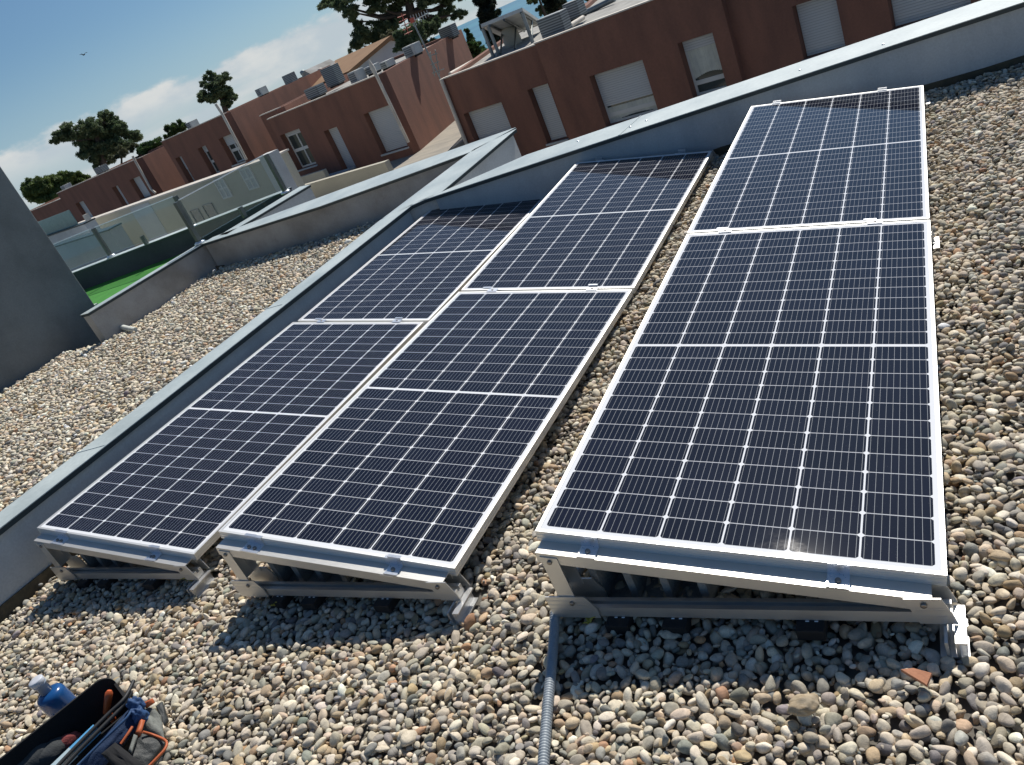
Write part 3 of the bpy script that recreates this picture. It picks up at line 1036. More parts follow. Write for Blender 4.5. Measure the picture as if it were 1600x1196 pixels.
def make_mount(name_label):
    """origin: panel's upper left top corner; panel falls 10.3 deg to +x; y = along the panel"""
    th = R_(10.3)
    U = Vector((math.cos(th), 0, -math.sin(th)))
    N = Vector((math.sin(th), 0, math.cos(th)))

    def T(u, y, d):
        return U * u + Vector((0, y, 0)) + N * d
    root = empty('mounting_frame', Matrix.Identity(4), name_label, 'mounting frame', 'aluminium tilt frames under the panels')
    al = M['alu']
    # tilted beam, hollow look at the ends: an upside-down channel with a lipped top
    prof = [(BEAM_Y0, -0.0352), (BEAM_Y1, -0.0352), (BEAM_Y1, -0.072), (BEAM_Y1 - 0.004, -0.072), (BEAM_Y1 - 0.004, -0.0395),
            (BEAM_Y0 + 0.003, -0.0395), (BEAM_Y0 + 0.003, -0.072), (BEAM_Y0, -0.072)]
    mb = MB().prism([T(0.012, y, d) for y, d in prof], U * 0.995)
    mb.build('tilt_beam', al, root)
    # base rail with a slot along its top
    zt, zb = -0.252, -0.286
    prof = [(BEAM_Y0, zb), (BEAM_Y0, zt), (BEAM_Y0 + 0.013, zt), (BEAM_Y0 + 0.013, zt - 0.012), (RAIL_Y1 - 0.013, zt - 0.012),
            (RAIL_Y1 - 0.013, zt), (RAIL_Y1, zt), (RAIL_Y1, zb)]
    MB().prism([Vector((-0.030, y, z)) for y, z in prof], (1.050, 0, 0)).build('base_rail', al, root)
    # upright: U channel
    sx0, sx1 = 0.014, 0.066
    yf = BEAM_Y0 - 0.0035
    mb = MB()
    ztop = -0.048
    for y0, y1 in ((yf, BEAM_Y0 - 0.0004), (BEAM_Y1 + 0.0004, BEAM_Y1 + 0.0039)):
        poly = [Vector((sx0, y0, ztop - 0.002)), Vector((sx1, y0, ztop - 0.011)), Vector((sx1, y0, -0.222)), Vector((sx0, y0, -0.222))]
        mb.prism(poly, (0, y1 - y0, 0))
    mb.box((sx0 + 0.0002, BEAM_Y0, -0.222), (sx0 + 0.003, BEAM_Y1, -0.085))
    mb.build('upright', al, root)
    # lower left bracket plates
    yp = yf - 0.0042
    for y0, y1 in ((yp, yf - 0.0004), (BEAM_Y1 + 0.0045, BEAM_Y1 + 0.0085)):
        mb = MB()
        mb.prism([Vector((-0.030, y0, -0.204)), Vector((0.098, y0, -0.204)), Vector((0.122, y0, -0.248)), Vector((0.122, y0, -0.2855)),
                  Vector((-0.030, y0, -0.2855))], (0, y1 - y0, 0))
        if y0 == yp:
            for zz in (-0.221, -0.2375, -0.254):
                mb.box((-0.030, yp - 0.0007, zz), (0.105, yp + 0.0002, zz + 0.0025))
        mb.build('lower_bracket', al, root)
    # hinge bracket at the low end
    for y0, y1 in ((BEAM_Y0 - 0.0045, BEAM_Y0 - 0.0004), (BEAM_Y1 + 0.0005, BEAM_Y1 + 0.0045)):
        mb = MB()
        mb.prism([Vector((0.925, y0, -0.206)), Vector((1.004, y0, -0.206)), Vector((1.024, y0, -0.262)), Vector((1.030, y0, -0.286)),
                  Vector((0.950, y0, -0.286))], (0, y1 - y0, 0))
        if y0 < BEAM_Y0:
            for zz in (-0.236, -0.243, -0.262):
                mb.box((0.945, BEAM_Y0 - 0.0051, zz), (1.010, BEAM_Y0 - 0.0043, zz + 0.002))
        mb.build('hinge_bracket', al, root)
    # short cross rails the frame stands on
    def cross(x0):
        pr_ = [(x0, -0.3405), (x0, -0.3345), (x0 + 0.014, -0.3345), (x0 + 0.014, -0.2885), (x0 + 0.021, -0.2885), (x0 + 0.021, -0.3345),
               (x0 + 0.036, -0.3345), (x0 + 0.036, -0.2885), (x0 + 0.060, -0.2885), (x0 + 0.060, -0.294), (x0 + 0.043, -0.294),
               (x0 + 0.043, -0.3345), (x0 + 0.060, -0.3345), (x0 + 0.060, -0.3405)]
        return MB().prism([Vector((x, -0.108, z)) for x, z in pr_], (0, 0.115, 0))
    cross(0.984).build('cross_rail', M['alu_y'], root)
    # rubber feet with folded metal tabs
    for x0 in (0.175, 0.345, 0.70):
        f = MB().box((x0 - 0.035, -0.085, -0.322), (x0 + 0.035, 0.02, -0.2875)).build('rubber_foot', M['rubber'], root, bevel=0.004)
        mb = MB()
        for q in (-0.012, 0.010):
            mb.prism([Vector((x0 + q, BEAM_Y0 - 0.001, -0.2865)), Vector((x0 + q + 0.009, BEAM_Y0 - 0.001, -0.2865)),
                      Vector((x0 + q + 0.006, BEAM_Y0 - 0.014, -0.306)), Vector((x0 + q - 0.003, BEAM_Y0 - 0.014, -0.306))], (0, -0.0025, 0))
        mb.build('metal_tab', M['clamp'], f)
    # bolts on the front
    bolts = [(0.040, yf, -0.070), (0.052, yp - 0.0005, -0.226), (0.966, BEAM_Y0 - 0.0055, -0.2235)]
    for bx, by, bz in bolts:
        Mr = Matrix.Translation((bx, by, bz)) @ Matrix.Rotation(R_(90), 4, 'X')
        MB().lathe([(0.0075, -0.001), (0.0075, 0.0045), (0.0055, 0.0065), (0.002, 0.0062)], Mr, 14).build('bolt', M['bolt'], root)
    return root


def clamp_bm(kind):
    mb = MB()
    if kind == 'end':     # folded plate: lip over the frame, web down its face, foot on the beam
        w2 = 0.026
        mb.box((-w2, -0.0036, 0.0006), (w2, 0.0085, 0.0030))
        mb.box((-w2, -0.0036, -0.0325), (w2, -0.0008, 0.0006))
        mb.box((-w2, -0.048, -0.0346), (w2, -0.0008, -0.0325))
        mb.box((-w2, -0.050, -0.0346), (w2, -0.048, -0.0300))
    else:
        w2 = 0.030
        mb.box((-w2, -0.008, 0.0006), (w2, 0.028, 0.0034))
        mb.box((-w2, 0.0010, -0.030), (w2, 0.0190, 0.0006))
    return mb


MOUNT_LABEL = {
    'R': ['aluminium tilt frame at the near end of the right row, beside the grey conduit',
          'aluminium tilt frame under the right row joint, rail end poking out over pebbles',
          'aluminium tilt frame under the far end of the right row by the parapet'],
    'M': ['aluminium tilt frame at the near end of the middle row',
          'aluminium tilt frame under the joint of the middle row',
          'aluminium tilt frame under the far end of the middle row by the parapet'],
    'L': ['aluminium tilt frame at the near end of the left row, next to the left parapet',
          'aluminium tilt frame under the joint of the left row',
          'aluminium tilt frame under the far end of the left row in the parapet corner']}
proto_mount = make_mount('')
used = False
for r in 'RML':
    for i in range(3):
        if not used:
            rt = proto_mount
            used = True
        else:
            rt = copy_tree(proto_mount)
        Mx = panel_M[(r, 0 if i == 0 else 1)]
        yloc = (0.0, 0.0, PL + 0.044)[i]
        U = Vector(Mx.col[0][:3])
        V = Vector(Mx.col[1][:3])
        P = Mx.translation + V * (yloc + (0.020 if i == 1 else 0.0))
        yaw = math.atan2(U.y, U.x)
        # level local frame with the same fall to the right
        rt.matrix_world = Matrix.Translation(P) @ Matrix.Rotation(yaw, 4, 'Z')
        rt['label'] = MOUNT_LABEL[r][i]
        mountinv = rt.matrix_world.inverted()
        for u in ((0.162, 0.805) if r == 'R' else (0.19, 0.79)):
            kind = 'mid' if i == 1 else 'end'
            o = clamp_bm(kind).build('panel_clamp', M['clamp'], rt)
            if i == 0:
                Mc = Mx @ Matrix.Translation((u, 0, 0))
            elif i == 1:
                Mc = Mx @ Matrix.Translation((u + 0.02, -GAP, 0))
            else:
                Mc = Mx @ Matrix.Translation((u, PL, 0)) @ Matrix.Rotation(math.pi, 4, 'Z')
            o.matrix_parent_inverse = mountinv
            o.matrix_world = Mc
            if kind == 'end':
                bo = MB().lathe([(0.0075, 0), (0.0075, 0.004), (0.0058, 0.007), (0.002, 0.0066)],
                                Matrix.Translation((0.0, -0.026, -0.0325)), 14).build('clamp_bolt', M['bolt'], o)
            else:
                bo = MB().lathe([(0.006, 0), (0.006, 0.003), (0.002, 0.0028)],
                                Matrix.Translation((0.0, 0.010, 0.0034)), 14).build('clamp_bolt', M['bolt'], o)

# hollow concrete blocks that weigh the frames down
def make_block():
    mb = MB()
    L, D, H, t = 0.40, 0.20, 0.19, 0.028
    mb.box((0, 0, 0), (L, D, t))
    mb.box((0, 0, H - t), (L, D, H))
    for x in (0, 0.124, 0.248, L - t):
        mb.box((x, 0.0004 if x else 0, t), (x + t, D, H - t))
    mb.box((t, D - 0.02, t), (L - t, D - 0.001, H - t))
    return mb


blk = make_block()
block0 = None
for lab, r, x, y, rz in (('hollow concrete block under the near end of the right row', 'R', 0.085, 0.035, -2),
                         ('hollow concrete block under the near end of the middle row', 'M', 0.10, 0.03, 2),
                         ('hollow concrete block under the near end of the left row', 'L', 0.10, 0.03, 1)):
    Mx = panel_M[(r, 0)]
    if block0 is None:
        o = block0 = blk.build('concrete_block', M['concrete'], bevel=0.003)
    else:
        o = block0.copy()
        COL.objects.link(o)
    o.matrix_world = Matrix.Translation((Mx.translation.x + x, Mx.translation.y + y, GZ - 0.012)) @ Matrix.Rotation(R_(rz), 4, 'Z')
    o.scale = (0.86, 1, 0.86)
    tag(o, lab, 'concrete block', 'ballast blocks under the panels')

# ------------------------------------------------------------------ conduit
cp = [on_z(868, 958, GZ + 0.028), on_z(866, 985, GZ + 0.022), on_z(862, 1040, GZ + 0.020), on_z(857, 1090, GZ + 0.022),
      on_z(853, 1140, GZ + 0.024), on_z(849, 1196, GZ + 0.026), on_z(845, 1290, GZ + 0.024)]
cp = [cp[0] + Vector((0.02, 0.22, -0.004)), cp[0] + Vector((0.006, 0.09, 0.002))] + cp


def catmull(pts, n):
    out = []
    for i in range(len(pts) - 1):
        p0, p1, p2, p3 = pts[max(i - 1, 0)], pts[i], pts[i + 1], pts[min(i + 2, len(pts) - 1)]
        for k in range(n):
            t = k / n
            out.append(0.5 * ((2 * p1) + (p2 - p0) * t + (2 * p0 - 5 * p1 + 4 * p2 - p3) * t * t + (3 * p1 - p0 - 3 * p2 + p3) * t ** 3))
    out.append(pts[-1])
    return out


fine = catmull(cp, 40)
tot = [0]
for a, b in zip(fine, fine[1:]):
    tot.append(tot[-1] + (b - a).length)
pts, rad = [], []
s, j = 0.0, 0
pitch = 0.0085
k = 0
while s < tot[-1]:
    while tot[j + 1] < s:
        j += 1
    t = (s - tot[j]) / max(tot[j + 1] - tot[j], 1e-9)
    pts.append(fine[j].lerp(fine[j + 1], t))
    rad.append((0.0122, 0.0150, 0.0150, 0.0122)[k % 4])
    s += pitch * (0.22, 0.30, 0.22, 0.26)[k % 4]
    k += 1
M['conduit'] = stained('grey_conduit', (0.36, 0.40, 0.43), (0.29, 0.33, 0.36), 12.0, 0.42, 0.05, 120.0)
tag(MB().tube(pts, rad, 14).build('conduit', M['conduit']), 'grey corrugated conduit lying on pebbles, coming out under the right row', 'conduit')

# broken terracotta shard
p = on_z(1437, 1058, GZ + 0.026)
mb = MB()
sh_ = [on_z(*q, GZ + 0.024) for q in ((1408, 1050), (1428, 1048), (1457, 1056), (1449, 1075), (1443, 1071))]
mb.prism(sh_, (0, 0, 0.009))
o = mb.build('tile_shard', stained('terracotta', (0.42, 0.19, 0.105), (0.36, 0.155, 0.085), 12.0, 0.85, 0.3, 200.0), bevel=0.0012)
tag(o, 'flat broken shard of orange terracotta tile on the pebbles', 'tile shard')
# veined larger stone that stands out in the photo
Mz = Matrix.Rotation(R_(25), 3, 'Z')
mb = MB().blob(on_z(1256, 1102, GZ + 0.026), (0.036, 0.025, 0.019), 4, 0.25, 1.7, 4, Mz)
o = mb.build('large_pebble', stained('ochre_stone', (0.43, 0.35, 0.24), (0.30, 0.22, 0.13), 28.0, 0.8, 0.3, 160.0, stretch=(1, 5, 1)))
tag(o, 'largest ochre veined pebble lying near the right row', 'pebble')
# ------------------------------------------------------------------ houses
SD = Vector((0.9752, -0.2214, 0))     # along the row, to the right
NA = Vector((0.2214, 0.9752, 0))      # away from the camera
H0 = at_dist(1000, 8, 20.0)
HF = Matrix(((SD.x, NA.x, 0, H0.x), (SD.y, NA.y, 0, H0.y), (0, 0, 1, 0), (0, 0, 0, 1)))   # house frame
HFi = HF.inverted()


def F(px, py, off=0.0):
    """house-row coordinates (s, off, z) of the point seen at a pixel on the facade plane moved back by off"""
    return HFi @ on_plane(px, py, H0 + NA * off, NA)


def S(px, py, off=0.0):
    return F(px, py, off).x


ZPAT = -2.0       # raised terrace in front of the second house
ZLOW = -4.7
STUCCO = M['stucco']


def facade(mb, s0, s1, z0, z1, y0, th, holes):
    """slab with rectangular holes [(a, b, c, d)] = s and z ranges"""
    holes = sorted(holes)
    cur = s0
    for (a, b, c, d) in holes:
        if a > cur:
            mb.box((cur, y0, z0), (a, y0 + th, z1))
        if c > z0:
            mb.box((a, y0, z0), (b, y0 + th, c))
        mb.box((a, y0, d), (b, y0 + th, z1))
        cur = b
    if cur < s1:
        mb.box((cur, y0, z0), (s1, y0 + th, z1))


SHEAR = 0.40      # the side walls run back at a slant to the street front


def shear(mb, y0):
    for p in mb.v:
        if p.y > y0:
            p.x -= SHEAR * (p.y - y0)
    return mb


def house(label, sections, depth, ztop, wins, roof=None):
    """sections: (s0, s1, off, ztop); wins: dicts with section index"""
    s0 = min(q[0] for q in sections)
    root = empty('terraced_house', HF @ Matrix.Translation((s0, 0, ZPAT)), label, 'house', 'red terraced houses')
    pinv = root.matrix_world.inverted()

    def put(o, parent=root):
        o.parent = parent
        if parent is root:
            o.matrix_parent_inverse = pinv
            o.matrix_world = HF
        else:
            o.matrix_parent_inverse = parent.matrix_basis.inverted() if False else Matrix.Identity(4)
        return o
    for i, (a, b, off, zt) in enumerate(sections):
        mb = MB()
        hs = [w_['r'] for w_ in wins if w_['sec'] == i]
        facade(mb, a, b, ZLOW, zt, off, 0.32, hs)
        mb.box((a, off + 0.3201, ZLOW), (a + 0.25, depth, zt - 0.001))
        mb.box((b - 0.25, off + 0.3201, ZLOW), (b, depth, zt - 0.001))
        mb.box((a + 0.2501, depth - 0.25, ZLOW), (b - 0.2501, depth, zt - 0.002))
        shear(mb, off + 0.3201)
        put(mb.build('wall', STUCCO, None))
        put(shear(MB().box((a + 0.251, off + 0.321, zt - 0.22), (b - 0.251, depth - 0.251, zt - 0.10)), off + 0.3201).build('roof', M['roof_grey'], None))
        put(MB().box((a - 0.02, off - 0.02, zt), (b + 0.02, off + 0.16, zt + 0.03)).build('roof_edge', M['pipe'], None))
    for w_ in wins:
        a, b, c, d = w_['r']
        off = sections[w_['sec']][2]
        y = off + 0.225
        kind = w_['kind']
        fr = MB()
        t = 0.055
        fr.box((a, y, c), (a + t, y + 0.06, d))
        fr.box((b - t, y, c), (b, y + 0.06, d))
        fr.box((a + t, y, d - t), (b - t, y + 0.06, d))
        fr.box((a + t, y, c), (b - t, y + 0.06, c + t))
        if w_.get('mull'):
            mx = (a + b) / 2
            fr.box((mx - 0.03, y, c + t), (mx + 0.03, y + 0.059, d - t))
        if w_.get('rail'):
            zz = c + (d - c) * w_['rail']
            fr.box((a + t, y - 0.001, zz - 0.05), (b - t, y + 0.058, zz + 0.05))
        f = put(fr.build('window', M['win_frame'], None))
        MB().box((a - 0.03, off - 0.05, c - 0.05), (b + 0.03, y - 0.001, c - 0.002)).build('sill', M['pale_wall'], f)
        sh = w_.get('shut', 1.0)
        zs = d - (d - c) * sh
        if sh > 0:
            o = MB().box((a + 0.02, y - 0.03, max(zs, c + 0.01)), (b - 0.02, y - 0.004, d - 0.005)).build('roller_shutter', M['shutter'], f)
        if sh < 0.97:
            o = MB().box((a + t, y + 0.02, c + t), (b - t, y + 0.035, d - t)).build('pane', M['win_glass'], f)
        if w_.get('curtain'):
            z0_, z1_ = w_['curtain']
            mb = MB()
            k = 14
            for q in range(k):
                xa = a + t + (b - a - 2 * t) * q / k
                xb = a + t + (b - a - 2 * t) * (q + 1) / k
                lo = c + (d - c) * (z0_ + 0.06 * math.sin(q / k * 3.1))
                hi = c + (d - c) * z1_
                mb.box((xa, y + 0.008 + 0.004 * (q % 2), lo), (xb, y + 0.018, hi))
            mb.build('curtain', M['curtain'], f)
    return root


def rect(sec_off, tl, tr, bl, br):
    q = [F(*p, sec_off + 0.0) for p in (tl, tr, bl, br)]
    a = (q[0].x + q[2].x) / 2
    b = (q[1].x + q[3].x) / 2
    return (a, b, max((q[2].z + q[3].z) / 2, ZLOW + 0.02), (q[0].z + q[1].z) / 2)


# --- nearest house
o1, o2, o3 = 0.0, -0.38, -0.2
e1 = (S(840, 75, o2) + S(885, 210, o2)) / 2
e2 = (S(1128, 20, o2) + S(1160, 112, o2)) / 2
s_l = (S(693, 128) + S(727, 222)) / 2
z1 = F(700, 121.5).z
z2 = (F(844, 68, o2).z + F(980, 13.5, o2).z) / 2
W1 = [dict(sec=0, kind='s', r=rect(o1, (725, 181), (783, 157), (744, 226), (799, 203))),
      dict(sec=0, kind='s', r=rect(o1, (823, 142), (855, 130), (857, 226), (887, 215))),
      dict(sec=1, kind='w', shut=0.66, rail=0.16, curtain=(0.02, 0.30), mull=False, r=rect(o2, (920, 122), (1003, 92), (950, 203), (1028, 172))),
      dict(sec=1, kind='w', shut=0.20, curtain=(0.30, 0.84), rail=0.22, r=rect(o2, (1058, 70), (1112, 50), (1085, 158), (1137, 138))),
      dict(sec=2, kind='s', r=rect(o3, (1236, 12), (1305, -12), (1258, 96), (1320, 73))),
      dict(sec=2, kind='s', r=rect(o3, (1380, -20), (1505, -62), (1398, 50), (1520, 8)))]
W1 = [w_ for w_ in W1]
for w_ in W1:        # keep each opening inside its own wall section
    a, b, c, d = w_['r']
    lim = [(s_l, e1), (e1, e2), (e2, e2 + 9.5)][w_['sec']]
    w_['r'] = (max(a, lim[0] + 0.15), min(b, lim[1] - 0.06), c, d)
house1 = house('nearest red terraced house, with shuttered windows, right behind the far parapet',
               [(s_l, e1, o1, z1), (e1, e2, o2, z2), (e2, e2 + 9.5, o3, z2 - 0.01)], 7.5, z1, W1)

# --- second house, set left of a sunlit gap
r2 = (S(592, 117) + S(637, 222)) / 2
l2 = (S(452, 177) + S(500, 280)) / 2
ll2 = S(407, 183, 0.55)
z2a = (F(470, 168).z + F(590, 116).z) / 2
z2b = (F(407, 183.4, 0.55).z + F(455, 160, 0.55).z) / 2
c2 = Vector((r2, 0, 0))
# depth so that the rear corner of the side wall lands where the photo shows it
SDw = SD
pside = HF @ Vector((r2, 0, 0))
sdir_ = (NA - SD * SHEAR).normalized()
rear = HFi @ on_plane(719.5, 54, pside, Vector((sdir_.y, -sdir_.x, 0)))
d2 = max(4.0, min(rear.y, 16.0))
print('D2', d2)
W2 = [dict(sec=1, kind='w', shut=0.12, rail=0.48, mull=True, curtain=None, r=rect(0, (437, 213), (466, 201), (467, 268), (495, 255))),
      dict(sec=1, kind='s', r=rect(0, (506, 206), (526, 198), (538, 271), (557, 263))),
      dict(sec=1, kind='s', r=rect(0, (568, 181), (606, 163), (600, 246), (637, 224)))]
W2[0]['sec'] = 1 if W2[0]['r'][0] > l2 else 1
l2 = min(l2, W2[0]['r'][0] - 0.2)
house2 = house('second red terraced house with a purple tinted side wall facing the sunlit gap',
               [(ll2, l2, 0.55, z2b), (l2, r2, 0.0, z2a)], d2, z2a, W2)

# --- third house
r3 = (S(348.5, 178) + S(385, 248)) / 2
l3 = (S(258, 228) + S(287, 286)) / 2
z3 = (F(347, 178).z + F(284, 210).z) / 2
W3 = [dict(sec=0, kind='w', shut=0.5, r=rect(0, (274, 248), (283, 244), (297, 289), (306, 285))),
      dict(sec=0, kind='w', shut=0.22, rail=0.42, r=rect(0, (308, 233), (322, 227), (333, 275), (343, 270))),
      dict(sec=0, kind='w', shut=0.35, rail=0.45, mull=True, r=rect(0, (342, 218), (361, 209), (364, 260), (383, 250)))]
W3[2]['r'] = (W3[2]['r'][0], min(W3[2]['r'][1], r3 - 0.15), W3[2]['r'][2], W3[2]['r'][3])
house3 = house('third red terraced house, with narrow half shuttered windows and a cream downpipe',
               [(l3, r3, 0.0, z3)], 11.0, z3, W3)
# --- fourth and fifth
r4 = (S(211, 246) + S(242, 302)) / 2
l4 = S(92, 307)
z4 = (F(213, 245).z + F(95, 304).z) / 2
W4 = [dict(sec=0, kind='s', r=rect(0, (175, 294), (183, 290), (195, 327), (204, 322))),
      dict(sec=0, kind='s', r=rect(0, (202, 283), (216, 275), (221, 313), (237, 305))),
      dict(sec=0, kind='s', r=rect(0, (116, 320), (129, 314), (136, 344), (147, 340)))]
W4[1]['r'] = (W4[1]['r'][0], min(W4[1]['r'][1], r4 - 0.2), W4[1]['r'][2], W4[1]['r'][3])
house4 = house('fourth red terraced house, with three blank blue grey shutters',
               [(l4, r4, 0.0, z4)], 6.0, z4, W4)
z5 = (F(88, 313).z + F(50, 331).z) / 2
house5 = house('farthest red terraced house, lowest roof, beside the blue grey tower',
               [(S(8, 352), l4 - 0.01, 0.0, z5)], 7.0, z5, [])

# raised terrace in the sunlit gap beside the second house
mb = MB().box((S(300, 345) , -3.4, ZLOW), (ll2 - 0.02, 0.5, ZPAT - 0.03))
mb.box((ll2 - 0.02, -3.4, ZLOW), (r2 - 0.0, -0.002, ZPAT))
mb.box((r2 + 0.001, -3.4, ZLOW), (s_l - 0.02, 0.29, ZPAT))
mb.box((r2 - 6.5, 0.291, ZLOW), (s_l - 0.02, 20.0, ZPAT))
o = mb.build('terrace', M['patio'])
o.matrix_world = HF
tag(o, kind='structure')

lw0, lw1 = S(452, 298, -2.6), S(603, 258, -2.6)
lz = (F(472, 292, -2.6).z + F(598, 253, -2.6).z) / 2
o = MB().box((lw0, -2.6, ZLOW), (lw1, -2.42, lz)).build('low_wall', M['beige_wall'])
o.matrix_world = HF
tag(o, 'low tan wall in front of the second house, just above the weathered parapet', 'wall')

# balcony wall under the second house's window
bx0, bx1 = S(432, 298, -1.2), S(505, 268, -1.2)
root = empty('balcony', HF @ Matrix.Translation((bx0, -1.2, ZPAT)), 'small beige balcony wall below the white framed window', 'balcony')
zz = F(470, 277, -1.2).z
for nm, a, b, mt in (('balcony_wall', (bx0, -1.2, ZPAT), (bx1, -1.05, zz), 'beige_wall'), ('balcony_floor', (bx0, -1.049, zz - 0.5), (bx1, -0.001, zz - 0.38), 'pale_wall')):
    o = MB().box(a, b).build(nm, M[mt], root)
    o.matrix_parent_inverse = root.matrix_world.inverted()
    o.matrix_world = HF


def pipe_thing(name, label, cat, group, pxs, off, rads, mat, seg=8):
    pts = [HF @ F(x, y, off) for x, y in pxs]
    o = MB().tube(pts, rads, seg).build(name, mat)
    return tag(o, label, cat, group)


pipe_thing('downpipe', 'cream downpipe at the left corner of the nearest house', 'downpipe', 'cream downpipes on the houses',
           [(689, 124), (729, 226)], -0.08, 0.055, M['pipe'])
pipe_thing('downpipe', 'cream downpipe between the second house and the sunlit gap, grey cap on top', 'downpipe', 'cream downpipes on the houses',
           [(576, 94), (582, 107), (588, 118), (638, 223)], -0.08, [0.03, 0.075, 0.05, 0.05], M['pipe'])
pipe_thing('downpipe', 'cream downpipe at the right corner of the third house', 'downpipe', 'cream downpipes on the houses',
           [(337, 163), (347, 178), (385, 250)], -0.08, 0.05, M['pipe'])
pipe_thing('downpipe', 'cream downpipe at the right corner of the fourth house, kinked at the foot', 'downpipe', 'cream downpipes on the houses',
           [(207, 244), (213, 255), (236, 296), (243, 302)], -0.08, 0.05, M['pipe'])

# TV antenna above the nearest downpipe
mast = [HF @ F(x, y, 0.1) for x, y in ((692, 132), (668, 82), (648, 40), (643, 28))]
root = empty('television_antenna', mast[0], 'television antenna with red and white elements on a tall thin mast', 'antenna')
ri = root.matrix_world.inverted()


def under(o, rt):
    o.matrix_parent_inverse = rt.matrix_world.inverted()
    return o


under(MB().tube(mast, 0.022, 8).build('mast', M['grey_metal'], root), root)
tp = mast[2]
rgt = (CR - CF * 0.4)
rgt.z = 0
rgt.normalize()
fwd = Vector((-rgt.y, rgt.x, 0))
mred, _t, _b = principled('red_plastic', (0.45, 0.08, 0.05), 0.5)
mb = MB()
mb.tube([tp + rgt * -0.30 + Vector((0, 0, 0.10)), tp + rgt * 0.55 + Vector((0, 0, 0.14))], 0.014, 6)
for k in range(7):
    c = tp + rgt * (-0.02 + k * 0.085) + Vector((0, 0, 0.115 + 0.004 * k))
    mb.tube([c - Vector((0, 0, 0.15 - k * 0.012)) - fwd * 0.02, c + Vector((0, 0, 0.15 - k * 0.012)) + fwd * 0.02], 0.007, 5)
under(mb.build('boom_elements', M['win_frame'], root), root)
mb = MB()
for k in range(5):
    c = tp + rgt * -0.26 + Vector((0, 0, -0.10 + k * 0.11))
    mb.tube([c - fwd * 0.25, c + fwd * 0.25], 0.010, 5)
mb.tube([tp + rgt * -0.27 + Vector((0, 0, -0.14)), tp + rgt * -0.23 + Vector((0, 0, 0.40))], 0.012, 6)
under(mb.build('reflector', mred, root), root)
mb = MB().box(tuple(tp + Vector((-0.06, -0.05, 0.08))), tuple(tp + Vector((0.06, 0.05, 0.2))))
under(mb.build('dipole_box', mred, root), root)
# small grey aerial clipped to the same corner
a_ = [HF @ F(x, y, 0.0) for x, y in ((676, 80), (683, 118))]
root = empty('aerial', a_[1], 'small grey aerial frame with short crossbars clipped beside the mast', 'antenna')
mb = MB()
for dx in (-0.1, 0.1):
    mb.tube([a_[0] + SD * dx, a_[1] + SD * dx], 0.014, 6)
under(mb.build('frame_bars', M['grey_metal'], root), root)
mb = MB()
for k in range(3):
    q = a_[0].lerp(a_[1], 0.15 + 0.35 * k)
    mb.tube([q - SD * 0.16, q + SD * (0.3 if k == 2 else 0.16)], 0.014, 6)
under(mb.build('crossbars', M['grey_metal'], root), root)

# ------------------------------------------------------------------ roof-top units
def ac_unit(label, px, py, wpx, hpx, off, zroof, side=0.4, white=True):
    c = F(px, py, off)
    dist = (HF @ c - CP).length
    k = dist / FPX
    w2 = wpx * k / 2 * 0.92
    h = hpx * k * 0.92
    zb = min(c.z - h / 2, max(zroof, c.z - h * 0.9))
    d = max(0.35, w2 * side * 2)
    root = empty('air_conditioner', HF @ Matrix.Translation((c.x, off, zb)), label, 'air conditioner', 'air conditioners on the house roofs')
    hh = c.z + h / 2 - zb
    mb = MB().box((-w2, 0, 0.06), (w2, d, hh))
    under_local = mb.build('casing', M['ac'] if white else M['ac_dark'], root, bevel=0.015)
    g = MB().box((-w2 * 0.86, -0.012, 0.06 + hh * 0.1), (w2 * (0.5 if white else 0.9), -0.001, hh * 0.92)).build('fan_grille', M['ac_dark'], root)
    for sx in (-0.7, 0.5):
        MB().box((w2 * sx, 0.02, 0), (w2 * sx + 0.07, d - 0.02, 0.059)).build('foot', M['rubber'], root)
    return root


zr1, zr2, zr3, zr4 = z2, z2a, z3, z4
ac_unit('pale air conditioner on the third house roof, standing alone against the sky', 405, 146, 15, 13, 5.0, zr3)
ac_unit('grey air conditioner at the right end of the third house roof', 449, 126, 19, 16, 6.0, zr3, white=False)
ac_unit('wide louvred air conditioner at the left edge of the second house roof', 488, 147, 33, 18, 0.8, z2b, white=False)
ac_unit('dark louvred air conditioner behind, left of the tiled roof house', 514, 119, 30, 25, 3.2, zr2, white=False)
ac_unit('white air conditioner facing front, beside the grey capped downpipe', 553, 123, 22, 20, 0.6, zr2)
ac_unit('low white air conditioner right behind the grey capped downpipe', 577, 112, 20, 14, 1.0, zr2)
ac_unit('low white air conditioner farther right along the second house roof', 600, 104, 20, 13, 1.6, zr2)
ac_unit('white air conditioner between the mast and the tiled roof house', 640, 82, 26, 19, 2.6, zr2)
ac_unit('dark louvred air conditioner near the rear corner of the purple side wall', 697, 54, 27, 21, d2 - 1.5, zr2, white=False)
ac_unit('largest dark louvred air conditioner on the nearest house roof', 862, 45, 46, 38, 0.2, zr1, white=False)
ac_unit('dark louvred air conditioner behind the largest one', 893, 18, 27, 26, 1.6, zr1, white=False)
ac_unit('small grey air conditioner above the farthest house in front of the round pine', 100, 296, 16, 10, 1.0, z4)
ac_unit('wide grey air conditioner on the fourth house roof', 154, 268, 24, 11, 0.8, z4, white=False)
ac_unit('grey air conditioner on the third house roof next to the shrubs', 296, 198, 15, 12, 1.0, z3)

